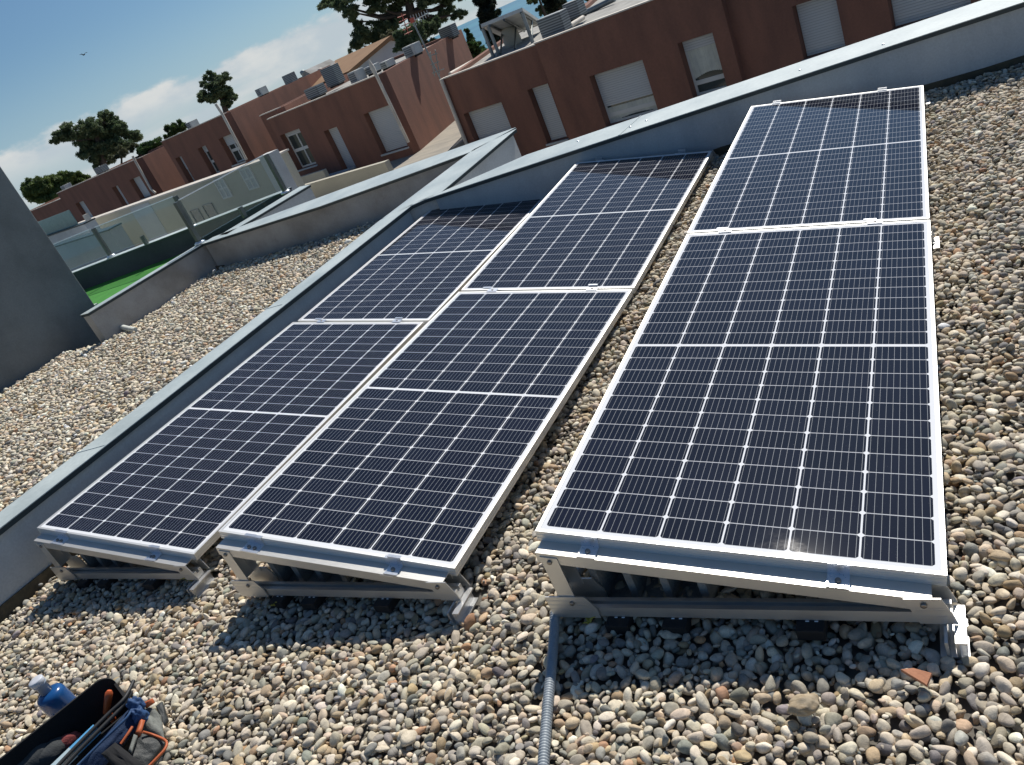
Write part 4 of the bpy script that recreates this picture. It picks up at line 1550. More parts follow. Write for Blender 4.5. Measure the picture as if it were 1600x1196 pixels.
# roof pipe on the nearest house
root = MB().tube([HF @ F(703, 116, 0.6), HF @ F(772, 77, 5.5)], 0.05, 8).build('roof_pipe', M['pipe'])
tag(root, 'straight cream pipe laid across the nearest roof towards the collector', 'pipe', 'cream pipes lying on the nearest roof')
root = MB().tube([HF @ F(890, 41, 0.5), HF @ F(911, 28, 1.5)], 0.06, 8).build('roof_pipe', M['pipe'])
tag(root, 'short thick cream pipe on the roof right of the largest air conditioner', 'pipe', 'cream pipes lying on the nearest roof')
root = MB().tube([HF @ F(903, 26, 3.5), HF @ F(960, -2, 3.5)], 0.08, 8).build('roof_pipe', M['grey_metal'])
tag(root, 'thick grey pipe run at the top edge of the picture on the nearest roof', 'pipe')

# tilted collector seen from behind
ca, cb = HF @ F(752, 43.5, 2.0), HF @ F(817, 17.5, 2.0)
cc = HF @ F(846, 37, 4.6)
ce = ca + (cc - cb)
root = empty('solar_collector', HF @ Matrix.Translation((F(780, 70, 2.0).x, 2.0, zr1)), 'tilted solar collector seen from behind on a grey leg frame', 'solar collector')
nrm_ = (cb - ca).cross(cc - cb).normalized()
if nrm_.z < 0:
    nrm_ = -nrm_
under(MB().prism([ca, cb, cc, ce], nrm_ * 0.09).build('collector_plate', M['ac'], root), root)
mb = MB()
for t_ in (0.2, 0.55, 0.95):
    a, b = ca.lerp(cb, t_), ce.lerp(cc, t_)
    mb.tube([a - nrm_ * 0.03, b - nrm_ * 0.03], 0.035, 6)
    mb.tube([a.lerp(b, 0.55) - nrm_ * 0.03, Vector((a.x, a.y, zr1 - 0.15))], 0.03, 6)
under(mb.build('brace', M['post'], root), root)
for t_ in (0.02, 0.16, 0.97):
    a = ca.lerp(cb, t_)
    under(MB().tube([a - Vector((0, 0, 0.03)), Vector((a.x, a.y, zr1 - 0.2))], 0.05, 6).build('leg', M['grey_metal'], root), root)
p = HF @ F(800, 62, 3.4)
tag(MB().lathe([(0.25, -0.6), (0.27, 0.0), (0.22, 0.35), (0.08, 0.42)], Matrix.Translation(p), 14).build('water_tank', M['beige_wall']),
    'rounded beige tank half hidden under the tilted collector', 'water tank')

# house with tiled gable roof beyond
rl, rr = F(527.5, 92.4, 9.0), F(600, 60.5, 9.0)
el_, er_ = F(569, 101, 6.0), F(672, 57, 6.0)
root = empty('tiled_house', HF @ Matrix.Translation((rl.x, 9.0, ZPAT)), 'pale house with an orange tiled gable roof beneath the tall pine', 'house')
zr_, ze_ = (rl.z + rr.z) / 2, (el_.z + er_.z) / 2
mb = MB()
mb.prism([Vector((rl.x - 0.15, 9.0, zr_)), Vector((rl.x - 0.15, 6.0, ze_)), Vector((rl.x - 0.15, 6.0, ze_ - 0.14)), Vector((rl.x - 0.15, 9.0, zr_ - 0.16)),
          Vector((rl.x - 0.15, 10.6, zr_ - 0.75)), Vector((rl.x - 0.15, 10.6, zr_ - 0.61))], Vector((rr.x - rl.x + 0.6, 0, 0)))
o = under(mb.build('roof', M['roof_tile'], root), root)
o.matrix_world = HF
mb = MB()
mb.prism([Vector((rl.x + 0.1, 6.35, ZPAT)), Vector((rl.x + 0.1, 6.35, ze_)), Vector((rl.x + 0.1, 9.0, zr_ - 0.17)), Vector((rl.x + 0.1, 10.4, zr_ - 0.70)),
          Vector((rl.x + 0.1, 10.4, ZPAT))], Vector((rr.x - rl.x + 0.2, 0, 0)))
o = under(mb.build('wall', M['pale_wall'], root), root)
o.matrix_world = HF
o = under(MB().box((rl.x + 0.07, 8.0, zr_ - 1.15), (rl.x + 0.099, 9.2, zr_ - 0.45)).build('attic_window', M['win_glass'], root), root)
o.matrix_world = HF
# small grey gable left of it
gl = F(476, 112, 7.0)
root = empty('gabled_house', HF @ Matrix.Translation((gl.x, 7.0, ZPAT)), 'small house with a grey gable roof and two chimney pots', 'house')
mb = MB()
kk = 7.0 + 25
mb.prism([Vector((gl.x, 7, gl.z + 0.04)), Vector((gl.x + 1.0, 7, gl.z - 0.75)), Vector((gl.x + 1.0, 7, gl.z - 0.93)), Vector((gl.x, 7, gl.z - 0.18)),
          Vector((gl.x - 0.85, 7, gl.z - 0.62)), Vector((gl.x - 0.85, 7, gl.z - 0.45))], (0, 1.6, 0))
o = under(mb.build('roof', M['parapet_far'], root), root)
o.matrix_world = HF
mb = MB().prism([Vector((gl.x - 0.75, 7.2, ZPAT)), Vector((gl.x + 0.9, 7.2, ZPAT)), Vector((gl.x + 0.9, 7.2, gl.z - 0.9)), Vector((gl.x, 7.2, gl.z - 0.2)),
                 Vector((gl.x - 0.75, 7.2, gl.z - 0.6))], (0, 1.2, 0))
o = under(mb.build('wall', M['beige_wall'], root), root)
o.matrix_world = HF
for q, zq, mt in (((475, 117), 0.0, 'grey_metal'), ((502, 114), 0.0, 'pipe')):
    c = F(*q, 7.6)
    o = under(MB().lathe([(0.10, -0.5), (0.10, 0.0), (0.13, 0.05), (0.13, 0.16), (0.05, 0.2)], Matrix.Translation((c.x, 7.6, c.z)), 12).build('chimney_pot', M[mt], root), root)
    o.matrix_world = HF

# ------------------------------------------------------------------ terraces between the roofs and the houses
def hbox(name, mat, a, b):
    o = MB().box(a, b).build(name, mat)
    o.matrix_world = HF
    return o


OB = -7.5
bw0, bw1 = S(120, 368, OB), S(432, 245, OB)
zt_ = (F(160, 345, OB).z + F(318, 285, OB).z + F(415, 243, OB).z) / 3
root = empty('beige_building', HF @ Matrix.Translation((bw0, OB, -3)), 'low beige building with small white framed windows behind the glass balustrade', 'building')


def hpart(name, mat, a, b, rt, parent=None):
    o = MB().box(a, b).build(name, mat, rt)
    if parent is None:
        o.matrix_parent_inverse = rt.matrix_world.inverted()
        o.matrix_world = HF
    return o


hpart('wall', M['beige_wall'], (bw0, OB, -4), (bw1, OB + 0.3, zt_), root)
hpart('roof_edge', M['pipe'], (bw0 - 0.03, OB - 0.03, zt_), (bw1 + 0.03, OB + 0.33, zt_ + 0.035), root)
pb0, pb1 = S(215, 345, OB), S(250, 345, OB)
hpart('pale_strip', M['pale_wall'], (pb0, OB - 0.012, -3.9), (pb1, OB, zt_ - 0.02), root)
for (x0, y0, x1, y1, pane4) in ((341, 289, 358, 299, 1), (381, 272, 400, 285, 1), (303, 338, 318, 341, 0), (323, 331, 340, 334, 0), (188, 377, 206, 380, 0)):
    c = F((x0 + x1) / 2, (y0 + y1) / 2, OB)
    hw = (S(x1, (y0 + y1) / 2, OB) - S(x0, (y0 + y1) / 2, OB)) / 2
    hh = hw * (1.15 if pane4 else 1.0)
    fb = MB()
    t = 0.035 if pane4 else 0.01
    y = OB - 0.03
    fb.box((c.x - hw, y, c.z - hh), (c.x - hw + t, OB - 0.001, c.z + hh))
    fb.box((c.x + hw - t, y, c.z - hh), (c.x + hw, OB - 0.001, c.z + hh))
    fb.box((c.x - hw + t, y, c.z + hh - t), (c.x + hw - t, OB - 0.001, c.z + hh))
    fb.box((c.x - hw + t, y, c.z - hh), (c.x + hw - t, OB - 0.001, c.z - hh + t))
    if pane4:
        fb.box((c.x - 0.016, y + 0.002, c.z - hh + t), (c.x + 0.016, OB - 0.001, c.z + hh - t))
        fb.box((c.x - hw + t, y + 0.003, c.z - 0.016), (c.x - 0.016, OB - 0.001, c.z + 0.016))
        fb.box((c.x + 0.016, y + 0.003, c.z - 0.016), (c.x + hw - t, OB - 0.001, c.z + 0.016))
    o = fb.build('window', M['win_frame'] if pane4 else M['grey_metal'], root)
    o.matrix_parent_inverse = root.matrix_world.inverted()
    o.matrix_world = HF
    MB().box((c.x - hw + t, OB - 0.012, c.z - hh + t), (c.x + hw - t, OB - 0.004, c.z + hh - t)).build('pane', M['pale_wall'] if pane4 else M['win_glass'], o)

sx = S(440, 250, OB)
o = hbox('garden_wall', M['white_render'], (S(424, 250, OB), OB - 0.25, -4), (S(447, 255, OB), OB - 0.02, F(433, 233, OB).z))
tag(o, 'pale upright wall piece at the right end of the beige building', 'wall')

OW = -9.6
w0, w1 = S(60, 405, OW), (S(168, 356, OW) + S(190, 392, OW)) / 2
zw = (F(87, 392, OW).z + F(168, 355, OW).z) / 2
root = empty('terrace_wall', HF @ Matrix.Translation((w0, OW, -3)), 'pale grey terrace wall with a dark capping, nearest behind the left glass panel', 'wall', 'pale terrace walls')
hpart('wall', M['pale_wall'], (w0, OW, -4), (w1, OW + 0.3, zw), root)
hpart('capping', M['drip_shade_capping'], (w0, OW - 0.02, zw), (w1 + 0.02, OW + 0.32, zw + 0.03), root)
OW2 = -8.3
w0, w1 = S(40, 390, OW2), S(133, 352, OW2)
zw2 = (F(77, 372, OW2).z + F(129, 349, OW2).z) / 2
root = empty('terrace_wall', HF @ Matrix.Translation((w0, OW2, -3)), 'white terrace wall farther back, carrying a teal glass screen', 'wall', 'pale terrace walls')
hpart('wall', M['white_render'], (w0, OW2, -4), (w1, OW2 + 0.3, zw2), root)
hpart('capping', M['drip_shade_capping'], (w0, OW2 - 0.02, zw2), (w1 + 0.02, OW2 + 0.32, zw2 + 0.03), root)
M['teal_glass'] = stained('teal_screen', (0.22, 0.36, 0.34), (0.16, 0.28, 0.27), 1.5, 0.15, 0.0, 20.0)
zt2 = F(95, 327, OW2).z
root = empty('glass_screen', HF @ Matrix.Translation((w0, OW2 + 0.15, zw2)), 'teal tinted glass screen standing on the farther white terrace wall', 'glass screen')
hpart('pane', M['teal_glass'], (w0, OW2 + 0.14, zw2 + 0.031), (S(108, 345, OW2), OW2 + 0.16, zt2 - 0.1), root)
hpart('post', M['pipe'], (S(128, 343, OW2) - 0.05, OW2 + 0.08, zw2 + 0.031), (S(128, 343, OW2) + 0.05, OW2 + 0.2, F(128, 338, OW2).z), root)

# glass balustrades
def balustrade(label, pts, hts, base_z, cap=True):
    root = empty('glass_balustrade', (pts[0].x, pts[0].y, base_z), label, 'balustrade', 'glass balustrades on the terrace')
    for p, h in zip(pts, hts):
        if h <= 0:
            continue
        o = MB().box((p.x - 0.025, p.y - 0.03, base_z), (p.x + 0.025, p.y + 0.03, base_z + h)).build('post', M['post'], root, bevel=0.004)
        under(o, root)
        o2 = MB().lathe([(0.07, 0.0), (0.07, 0.02), (0.045, 0.035)], Matrix.Translation((p.x, p.y, base_z + 0.001)), 14).build('base_plate', M['clamp'], root)
        under(o2, root)
    for i in range(len(pts) - 1):
        a, b = pts[i], pts[i + 1]
        d = (b - a)
        d.z = 0
        L = d.length
        d.normalize()
        n = Vector((-d.y, d.x, 0)) * 0.008
        a2, b2 = a + d * 0.05, b - d * 0.05
        h0 = max(hts[i], hts[i + 1])
        zb = base_z + 0.05
        poly = [Vector((a2.x, a2.y, zb)), Vector((b2.x, b2.y, zb)), Vector((b2.x, b2.y, base_z + h0)), Vector((a2.x, a2.y, base_z + h0))]
        under(MB().prism([q - n for q in poly], n * 2).build('glass_pane', M['glass'], root), root)
        poly = [Vector((a2.x, a2.y, base_z + h0)), Vector((b2.x, b2.y, base_z + h0)), Vector((b2.x, b2.y, base_z + h0 + 0.012)), Vector((a2.x, a2.y, base_z + h0 + 0.012))]
        under(MB().prism([q - n * 1.2 for q in poly], n * 2.4).build('glass_edge', M['clamp'], root), root)
        for t_ in ((0.45,) if i else (0.5,)):
            c = a.lerp(b, t_)
            under(MB().box((c.x - 0.02, c.y - 0.03, base_z), (c.x + 0.02, c.y + 0.03, base_z + 0.14)).build('glass_clip', M['post'], root), root)
    return root


def height_on(pxtop, base, n):
    return on_plane(*pxtop, base, n).z


bA = [Vector((p.x, p.y + 0.10, ZC)) for p in (extend(A2, A0, 2.2), A0, A1)]
nA = Vector((-(A2 - A0).y, (A2 - A0).x, 0)).normalized()
hA = [height_on((137, 360), bA[1], nA) - ZC, height_on((262, 312), bA[2], nA) - ZC]
hm = sum(hA) / 2
balustrade('far glass balustrade standing on the dark faced terrace parapet', bA, [hm, hm, hm], ZC)
bB = [P2C + Vector((-0.06, 0.05, 0)), on_z(447, 302, ZC)]
bB = [Vector((p.x, p.y, ZC)) for p in bB]
hB = [height_on((277, 316), bB[0], CF * Vector((1, 1, 0))) - ZC, height_on((415, 241), bB[1], CF * Vector((1, 1, 0))) - ZC]
balustrade('near glass balustrade with dark posts at both ends, along the dividing wall', bB, [sum(hB) / 2] * 2, ZC)

# ------------------------------------------------------------------ tower on the neighbouring roof
T0, T1 = on_z(169, 508, GZ), on_z(0, 613, GZ)
td = (T1 - T0).normalized()
tn = Vector((-td.y, td.x, 0))
if tn.dot(CF) < 0:
    tn = -tn
T1x = T0 + td * 4.5
T0b, T1b = T0 + tn * 2.4, T1x + tn * 2.4
root = empty('stair_tower', T0, 'tall blank blue grey rendered tower standing on the neighbouring gravel roof', 'tower')
mb = MB().prism([Vector((q.x, q.y, GZ - 0.4)) for q in (T0, T1x, T1b, T0b)], (0, 0, 4.6))
under(mb.build('wall', M['tower'], root, bevel=0.01), root)
mb = MB().prism([Vector((q.x, q.y, GZ + 4.2)) for q in (T0 - td * 0.05 - tn * 0.05, T1x - tn * 0.05, T1b + tn * 0.05, T0b - td * 0.05 + tn * 0.05)], (0, 0, 0.06))
under(mb.build('coping', M['coping'], root), root)
# rope end
rp = [on_z(166, 497, GZ + 0.16), on_z(171, 492, GZ + 0.19), on_z(178, 497, GZ + 0.15), on_z(184, 508, GZ + 0.06), on_z(197, 513, GZ + 0.03), on_z(212, 516, GZ + 0.025)]
mb = MB().tube(catmull(rp, 6), 0.03, 8)
mb.blob(rp[1], (0.07, 0.07, 0.06), 2, 0.4, 2.5, 3)
tag(mb.build('rope', M['curtain']), 'knotted pale rope end by the foot of the tower', 'rope')

# dead weed against the parapet
wb = on_z(436, 349, GZ)
root = empty('dead_weed', wb, 'thin dead weed standing against the weathered grey parapet', 'plant')
mb = MB()
for k in range(9):
    a = random.uniform(0, 6.28)
    hgt = random.uniform(0.18, 0.36)
    tipp = wb + Vector((math.cos(a) * 0.09, math.sin(a) * 0.05, hgt))
    mid = wb + Vector((math.cos(a) * 0.02, math.sin(a) * 0.02, hgt * 0.5))
    mb.tube([wb, mid, tipp], [0.006, 0.005, 0.002], 5)
under(mb.build('stems', M['bark'], root), root)
# yellow weeds at the frames' feet
def weed(label, px, py, n, hgt, seed):
    rs = random.Random(seed)
    b = on_z(px, py, GZ + 0.005)
    mb = MB()
    for k in range(n):
        a = rs.uniform(0, 6.28)
        L = hgt * rs.uniform(0.6, 1.1)
        pts_ = [b, b + Vector((math.cos(a) * L * .3, math.sin(a) * L * .3, L * .6)), b + Vector((math.cos(a) * L * .7, math.sin(a) * L * .7, L * .75))]
        mb.tube(pts_, [0.003, 0.0035, 0.001], 4)
    o = mb.build('small_weed', M['yellow'], None)
    tag(o, label, 'plant', 'small yellow weeds by the frames')


M['yellow'], _t, _b = principled('yellow_stalks', (0.42, 0.38, 0.07), 0.7)
weed('tiny yellow weed at the low corner of the left row frame', 300, 908, 5, 0.05, 1)
weed('tiny yellow weed under the left foot of the middle row frame', 433, 948, 4, 0.04, 2)
weed('tiny yellow weed under the left bracket of the right row frame', 922, 976, 4, 0.04, 3)

# ------------------------------------------------------------------ bottle, tool bag and its contents
bz = GZ + 0.004
b0 = Vector((-1.795, -0.580, bz))
Mb = Matrix.Translation(b0) @ Matrix.Rotation(R_(-3), 4, 'Y') @ Matrix.Rotation(R_(2), 4, 'X')
root = empty('water_bottle', b0, 'blue plastic water bottle with a white cap standing behind the black bag', 'bottle')
mblue, t_, b_ = principled('blue_plastic', (0.012, 0.085, 0.27), 0.22)
b_.inputs['Transmission Weight'].default_value = 0.12
b_.inputs['Coat Weight'].default_value = 0.4
mcap, _t, _b = principled('white_cap', (0.55, 0.57, 0.62), 0.4)
mneck, _t, _b = principled('pale_neck', (0.30, 0.36, 0.46), 0.25)
under(MB().lathe([(0.044, 0), (0.050, 0.006), (0.050, 0.150), (0.0485, 0.162), (0.043, 0.172), (0.030, 0.178), (0.022, 0.180)], Mb, 28).build('body', mblue, root), root)
under(MB().lathe([(0.0205, 0.1805), (0.0205, 0.216), (0.024, 0.217), (0.024, 0.2215), (0.018, 0.222)], Mb, 24).build('neck', mneck, root), root)
under(MB().lathe([(0.024, 0.2225), (0.0255, 0.224), (0.0255, 0.240), (0.023, 0.2425), (0.008, 0.242)], Mb, 24).build('cap', mcap, root), root)

ZB = -0.085
t_l, t_t = on_z(0, 1187, ZB), on_z(160, 1059, ZB)
t_r = on_z(207, 1073, -0.115)
ddir = (t_l - t_t).normalized()
n_in = Vector((-ddir.y, ddir.x, 0))
if n_in.x < 0:
    n_in = -n_in
Lb = 0.62
Wb = 0.185
mfab = stained('black_canvas', (0.006, 0.006, 0.007), (0.012, 0.012, 0.013), 20.0, 0.92, 0.4, 300.0)
root = empty('tool_bag', Vector((t_t.x, t_t.y, GZ)), 'open black canvas tool bag with a tall rounded back wall', 'bag')
# back wall: tall, rounded upper corner; built as a strip following a rounded outline
def bagpt(l, wdt, z):
    p = t_t + ddir * l + n_in * wdt
    return Vector((p.x, p.y, z))


outl = []
for k in range(9):
    a = math.pi / 2 * k / 8
    outl.append((0.045 - 0.045 * math.cos(a) - 0.02, ZB - 0.045 + 0.045 * math.sin(a)))
poly = [(-0.02, GZ + 0.01)] + outl + [(Lb, ZB), (Lb, GZ + 0.01)]
mb = MB().prism([bagpt(l, 0.0, z) for l, z in poly], n_in * -0.008)
under(mb.build('back_wall', mfab, root), root)
mb = MB()
mb.prism([bagpt(-0.02, 0.0005, GZ + 0.01), bagpt(-0.02, Wb, GZ + 0.01), bagpt(-0.02, Wb, -0.135), bagpt(-0.02, 0.06, ZB - 0.055), bagpt(-0.02, 0.0005, ZB - 0.046)], ddir * 0.008)
under(mb.build('end_wall', mfab, root), root)
mb = MB().prism([bagpt(-0.0115, Wb + 0.0005, GZ + 0.01), bagpt(Lb, Wb + 0.0005, GZ + 0.01), bagpt(Lb, Wb + 0.0005, -0.14), bagpt(-0.0115, Wb + 0.0005, -0.14)], n_in * 0.008)
under(mb.build('front_wall', mfab, root), root)
mb = MB().box((0, 0, 0), (1, 1, 1))
mb = MB().prism([bagpt(-0.01, 0.001, GZ + 0.012), bagpt(Lb, 0.001, GZ + 0.012), bagpt(Lb, Wb, GZ + 0.012), bagpt(-0.01, Wb, GZ + 0.012)], (0, 0, 0.02))
under(mb.build('bottom', mfab, root), root)
mgrey, _t, _b = principled('black_webbing', (0.018, 0.019, 0.021), 0.6)
rim = [on_z(x, y, -0.100) for x, y in ((209, 1064), (194, 1092), (168, 1117), (131, 1154), (90, 1197), (52, 1240))]
under(MB().tube(catmull(rim, 8), 0.0060, 8).build('rim', mgrey, root), root)
rim2 = [on_z(x, y, -0.112) for x, y in ((205, 1082), (190, 1105), (160, 1136), (124, 1172), (98, 1200), (60, 1242))]
under(MB().tube(catmull(rim2, 8), 0.0065, 8).build('strap', mgrey, root), root)


def quilt(c00, c10, c11, c01, bulge, wr, seed, nu=22, nv=14, th=0.012):
    """soft rectangular patch of cloth with thickness, bulging along its own normal"""
    mb = MB()
    nrm_q = (c10 - c00).cross(c01 - c00).normalized()
    if nrm_q.z < 0:
        nrm_q = -nrm_q
    top, bot = [], []
    for j_ in range(nv + 1):
        for i_ in range(nu + 1):
            u, v = i_ / nu, j_ / nv
            p_ = (c00 * (1 - u) + c10 * u) * (1 - v) + (c01 * (1 - u) + c11 * u) * v
            e_ = (1 - (2 * u - 1) ** 4) * (1 - (2 * v - 1) ** 4)
            f_ = mnoise.noise(Vector((u * 3.5 + seed, v * 2.5, seed))) + 0.6 * mnoise.noise(Vector((u * 9 + seed, v * 6, seed * 2)))
            edge = mnoise.noise(Vector((u * 4, v * 4, seed + 9))) * wr * 0.8
            q_ = p_ + (c10 - c00).normalized() * edge * (1 if 0 < v < 1 else 0.5)
            top.append(q_ + nrm_q * (bulge * e_ + wr * f_ * e_))
            bot.append(q_ - nrm_q * th)
    fs = []
    W_ = nu + 1
    N_ = len(top)
    for j_ in range(nv):
        for i_ in range(nu):
            a = j_ * W_ + i_
            fs.append((a, a + 1, a + W_ + 1, a + W_))
            fs.append((N_ + a, N_ + a + W_, N_ + a + W_ + 1, N_ + a + 1))
    ring = [i_ for i_ in range(W_)] + [j_ * W_ + nu for j_ in range(1, nv + 1)] + [nv * W_ + i_ for i_ in range(nu - 1, -1, -1)] + [j_ * W_ for j_ in range(nv - 1, 0, -1)]
    for k_ in range(len(ring)):
        a, b = ring[k_], ring[(k_ + 1) % len(ring)]
        fs.append((a, N_ + a, N_ + b, b))
    mb.add(top + bot, fs, True)
    return mb


morange, _t, _b = principled('orange_grip', (0.52, 0.10, 0.025), 0.45)
hp = [on_z(171, 1079, -0.095), on_z(169, 1092, -0.115), on_z(166, 1112, -0.16)]
mb = MB().tube([hp[0], hp[0].lerp(hp[1], 0.3), hp[1], hp[2], hp[2] + Vector((0, 0, -0.09))], [0.007, 0.012, 0.0125, 0.011, 0.010], 12)
root = empty('hand_tool', hp[2], 'hand tool with an orange grip sticking up at the far end of the black bag', 'tool')
under(mb.build('grip', morange, root), root)
la, lb = on_z(74, 1205, -0.108), on_z(148, 1134, -0.108)
ld = (lb - la).normalized()
ln = Vector((-ld.y, ld.x, 0))
root = empty('spirit_level', la, 'long light blue spirit level lying in the black bag', 'spirit level')
mlb, _t, _b = principled('light_blue_paint', (0.10, 0.33, 0.58), 0.4)
mpl, _t, _b = principled('pale_blue_plastic', (0.38, 0.48, 0.52), 0.4)
under(MB().prism([la + ln * 0.013, la.lerp(lb, 0.48) + ln * 0.013, la.lerp(lb, 0.48) - ln * 0.013, la - ln * 0.013], (0, 0, -0.03)).build('end_piece', mpl, root), root)
under(MB().prism([la.lerp(lb, 0.481) + ln * 0.012, lb + ln * 0.012, lb - ln * 0.012, la.lerp(lb, 0.481) - ln * 0.012], (0, 0, -0.028)).build('body', mlb, root), root)


def cloth(name, label, cat, blobs, mat, sub=4, amp=0.35, freq=3.0, group=None):
    mb = MB()
    for i, (c, r, rot) in enumerate(blobs):
        mb.blob(c, r, sub, amp, freq, i + 5, Matrix.Rotation(rot, 3, 'Z'))
    return tag(mb.build(name, mat), label, cat, group)


ang = math.atan2(ddir.y, ddir.x)
cloth('grey_cloth', 'crumpled dark grey cloth lying inside the black bag', 'cloth',
      [(on_z(58, 1188, -0.175), (0.085, 0.045, 0.045), ang), (on_z(84, 1178, -0.185), (0.06, 0.04, 0.04), ang)],
      stained('dark_grey_cloth', (0.040, 0.045, 0.047), (0.06, 0.065, 0.068), 30.0, 0.9, 0.4, 200.0), amp=0.22, freq=1.6)
cloth('red_cloth', 'dull red cloth between the bag wall and spirit level', 'cloth', [(on_z(103, 1164, -0.185), (0.05, 0.022, 0.03), ang)],
      stained('red_cloth', (0.26, 0.06, 0.055), (0.20, 0.045, 0.045), 30.0, 0.9, 0.4, 200.0), amp=0.2, freq=1.6)
def Z3(x, y, z):
    return on_z(x, y, z)


mjk = stained('blue_workwear', (0.016, 0.042, 0.105), (0.011, 0.028, 0.075), 18.0, 0.8, 0.4, 250.0)
root = empty('blue_case', Z3(165, 1150, GZ), 'flat dark blue fabric case leaning along the front of the black bag', 'case')
under(quilt(Z3(110, 1206, -0.150), Z3(209, 1100, -0.125), Z3(226, 1126, -0.165), Z3(148, 1216, -0.205), 0.012, 0.006, 3.0).build('case_body', mjk, root), root)
under(MB().tube(catmull([Z3(118, 1200, -0.138), Z3(160, 1158, -0.130), Z3(196, 1124, -0.120), Z3(206, 1108, -0.116)], 6), 0.004, 6).build('seam', stained('blue_trim', (0.03, 0.085, 0.20), (0.024, 0.07, 0.16), 20.0, 0.7), root), root)
mb = MB().blob(Z3(213, 1104, -0.128), (0.024, 0.020, 0.034), 4, 0.35, 2.4, 5, Matrix.Rotation(ang, 3, 'Z'))
mb.blob(Z3(219, 1120, -0.150), (0.022, 0.018, 0.034), 4, 0.35, 2.4, 6, Matrix.Rotation(ang, 3, 'Z'))
tag(mb.build('blue_cloth', stained('blue_glove_fabric', (0.022, 0.075, 0.20), (0.015, 0.05, 0.14), 25.0, 0.7, 0.3, 200.0)), 'crumpled bright blue cloth at the corner of the black bag', 'cloth')
# grey tool pouch with a dark mesh window and orange piping
root = empty('tool_pouch', Z3(240, 1160, GZ), 'grey and black tool pouch with orange piping lying on the pebbles', 'pouch')
mpg = stained('grey_nylon', (0.19, 0.20, 0.18), (0.14, 0.145, 0.13), 25.0, 0.8, 0.4, 250.0)
mch = stained('charcoal_mesh', (0.022, 0.026, 0.026), (0.05, 0.055, 0.055), 22.0, 0.6, 0.4, 300.0)
mop, _t, _b = principled('orange_piping', (0.46, 0.11, 0.035), 0.6)
under(quilt(Z3(222, 1128, -0.165), Z3(226, 1099, -0.165), Z3(252, 1118, -0.205), Z3(258, 1158, -0.215), 0.012, 0.009, 7.0, th=0.05).build('pouch_body', mpg, root), root)
under(quilt(Z3(196, 1188, -0.170), Z3(221, 1145, -0.165), Z3(259, 1161, -0.212), Z3(228, 1202, -0.212), 0.008, 0.005, 9.0, th=0.05).build('mesh_window', mch, root), root)
under(MB().tube(catmull([Z3(223, 1144, -0.155), Z3(240, 1149, -0.185), Z3(259, 1158, -0.198), Z3(258, 1170, -0.200), Z3(243, 1187, -0.200), Z3(226, 1204, -0.200)], 6), 0.0042, 6).build('piping', mop, root), root)
under(MB().tube(catmull([Z3(207, 1136, -0.148), Z3(200, 1147, -0.150), Z3(189, 1163, -0.156)], 6), 0.0048, 6).build('piping', mop, root), root)
under(quilt(Z3(214, 1144, -0.150), Z3(221, 1124, -0.145), Z3(227, 1126, -0.160), Z3(220, 1150, -0.165), 0.006, 0.002, 4.0, 8, 8).build('zip_pull', mop, root), root)
under(quilt(Z3(223, 1099, -0.140), Z3(236, 1092, -0.140), Z3(240, 1099, -0.155), Z3(228, 1107, -0.155), 0.005, 0.002, 5.0, 8, 8).build('zip_pull', mop, root), root)
under(quilt(Z3(201, 1172, -0.148), Z3(209, 1147, -0.143), Z3(215, 1150, -0.150), Z3(206, 1176, -0.155), 0.004, 0.002, 6.0, 8, 8).build('grey_tab', mpg, root), root)
under(quilt(Z3(243, 1104, -0.190), Z3(253, 1096, -0.190), Z3(262, 1125, -0.225), Z3(256, 1134, -0.225), 0.004, 0.003, 8.0, 8, 8).build('dark_strap', mch, root), root)
tag(quilt(Z3(158, 1178, -0.135), Z3(180, 1160, -0.135), Z3(226, 1196, -0.160), Z3(200, 1218, -0.160), 0.010, 0.004, 2.0, th=0.05).build('black_pouch', mfab),
    'plain black pouch in front of the blue case', 'pouch')

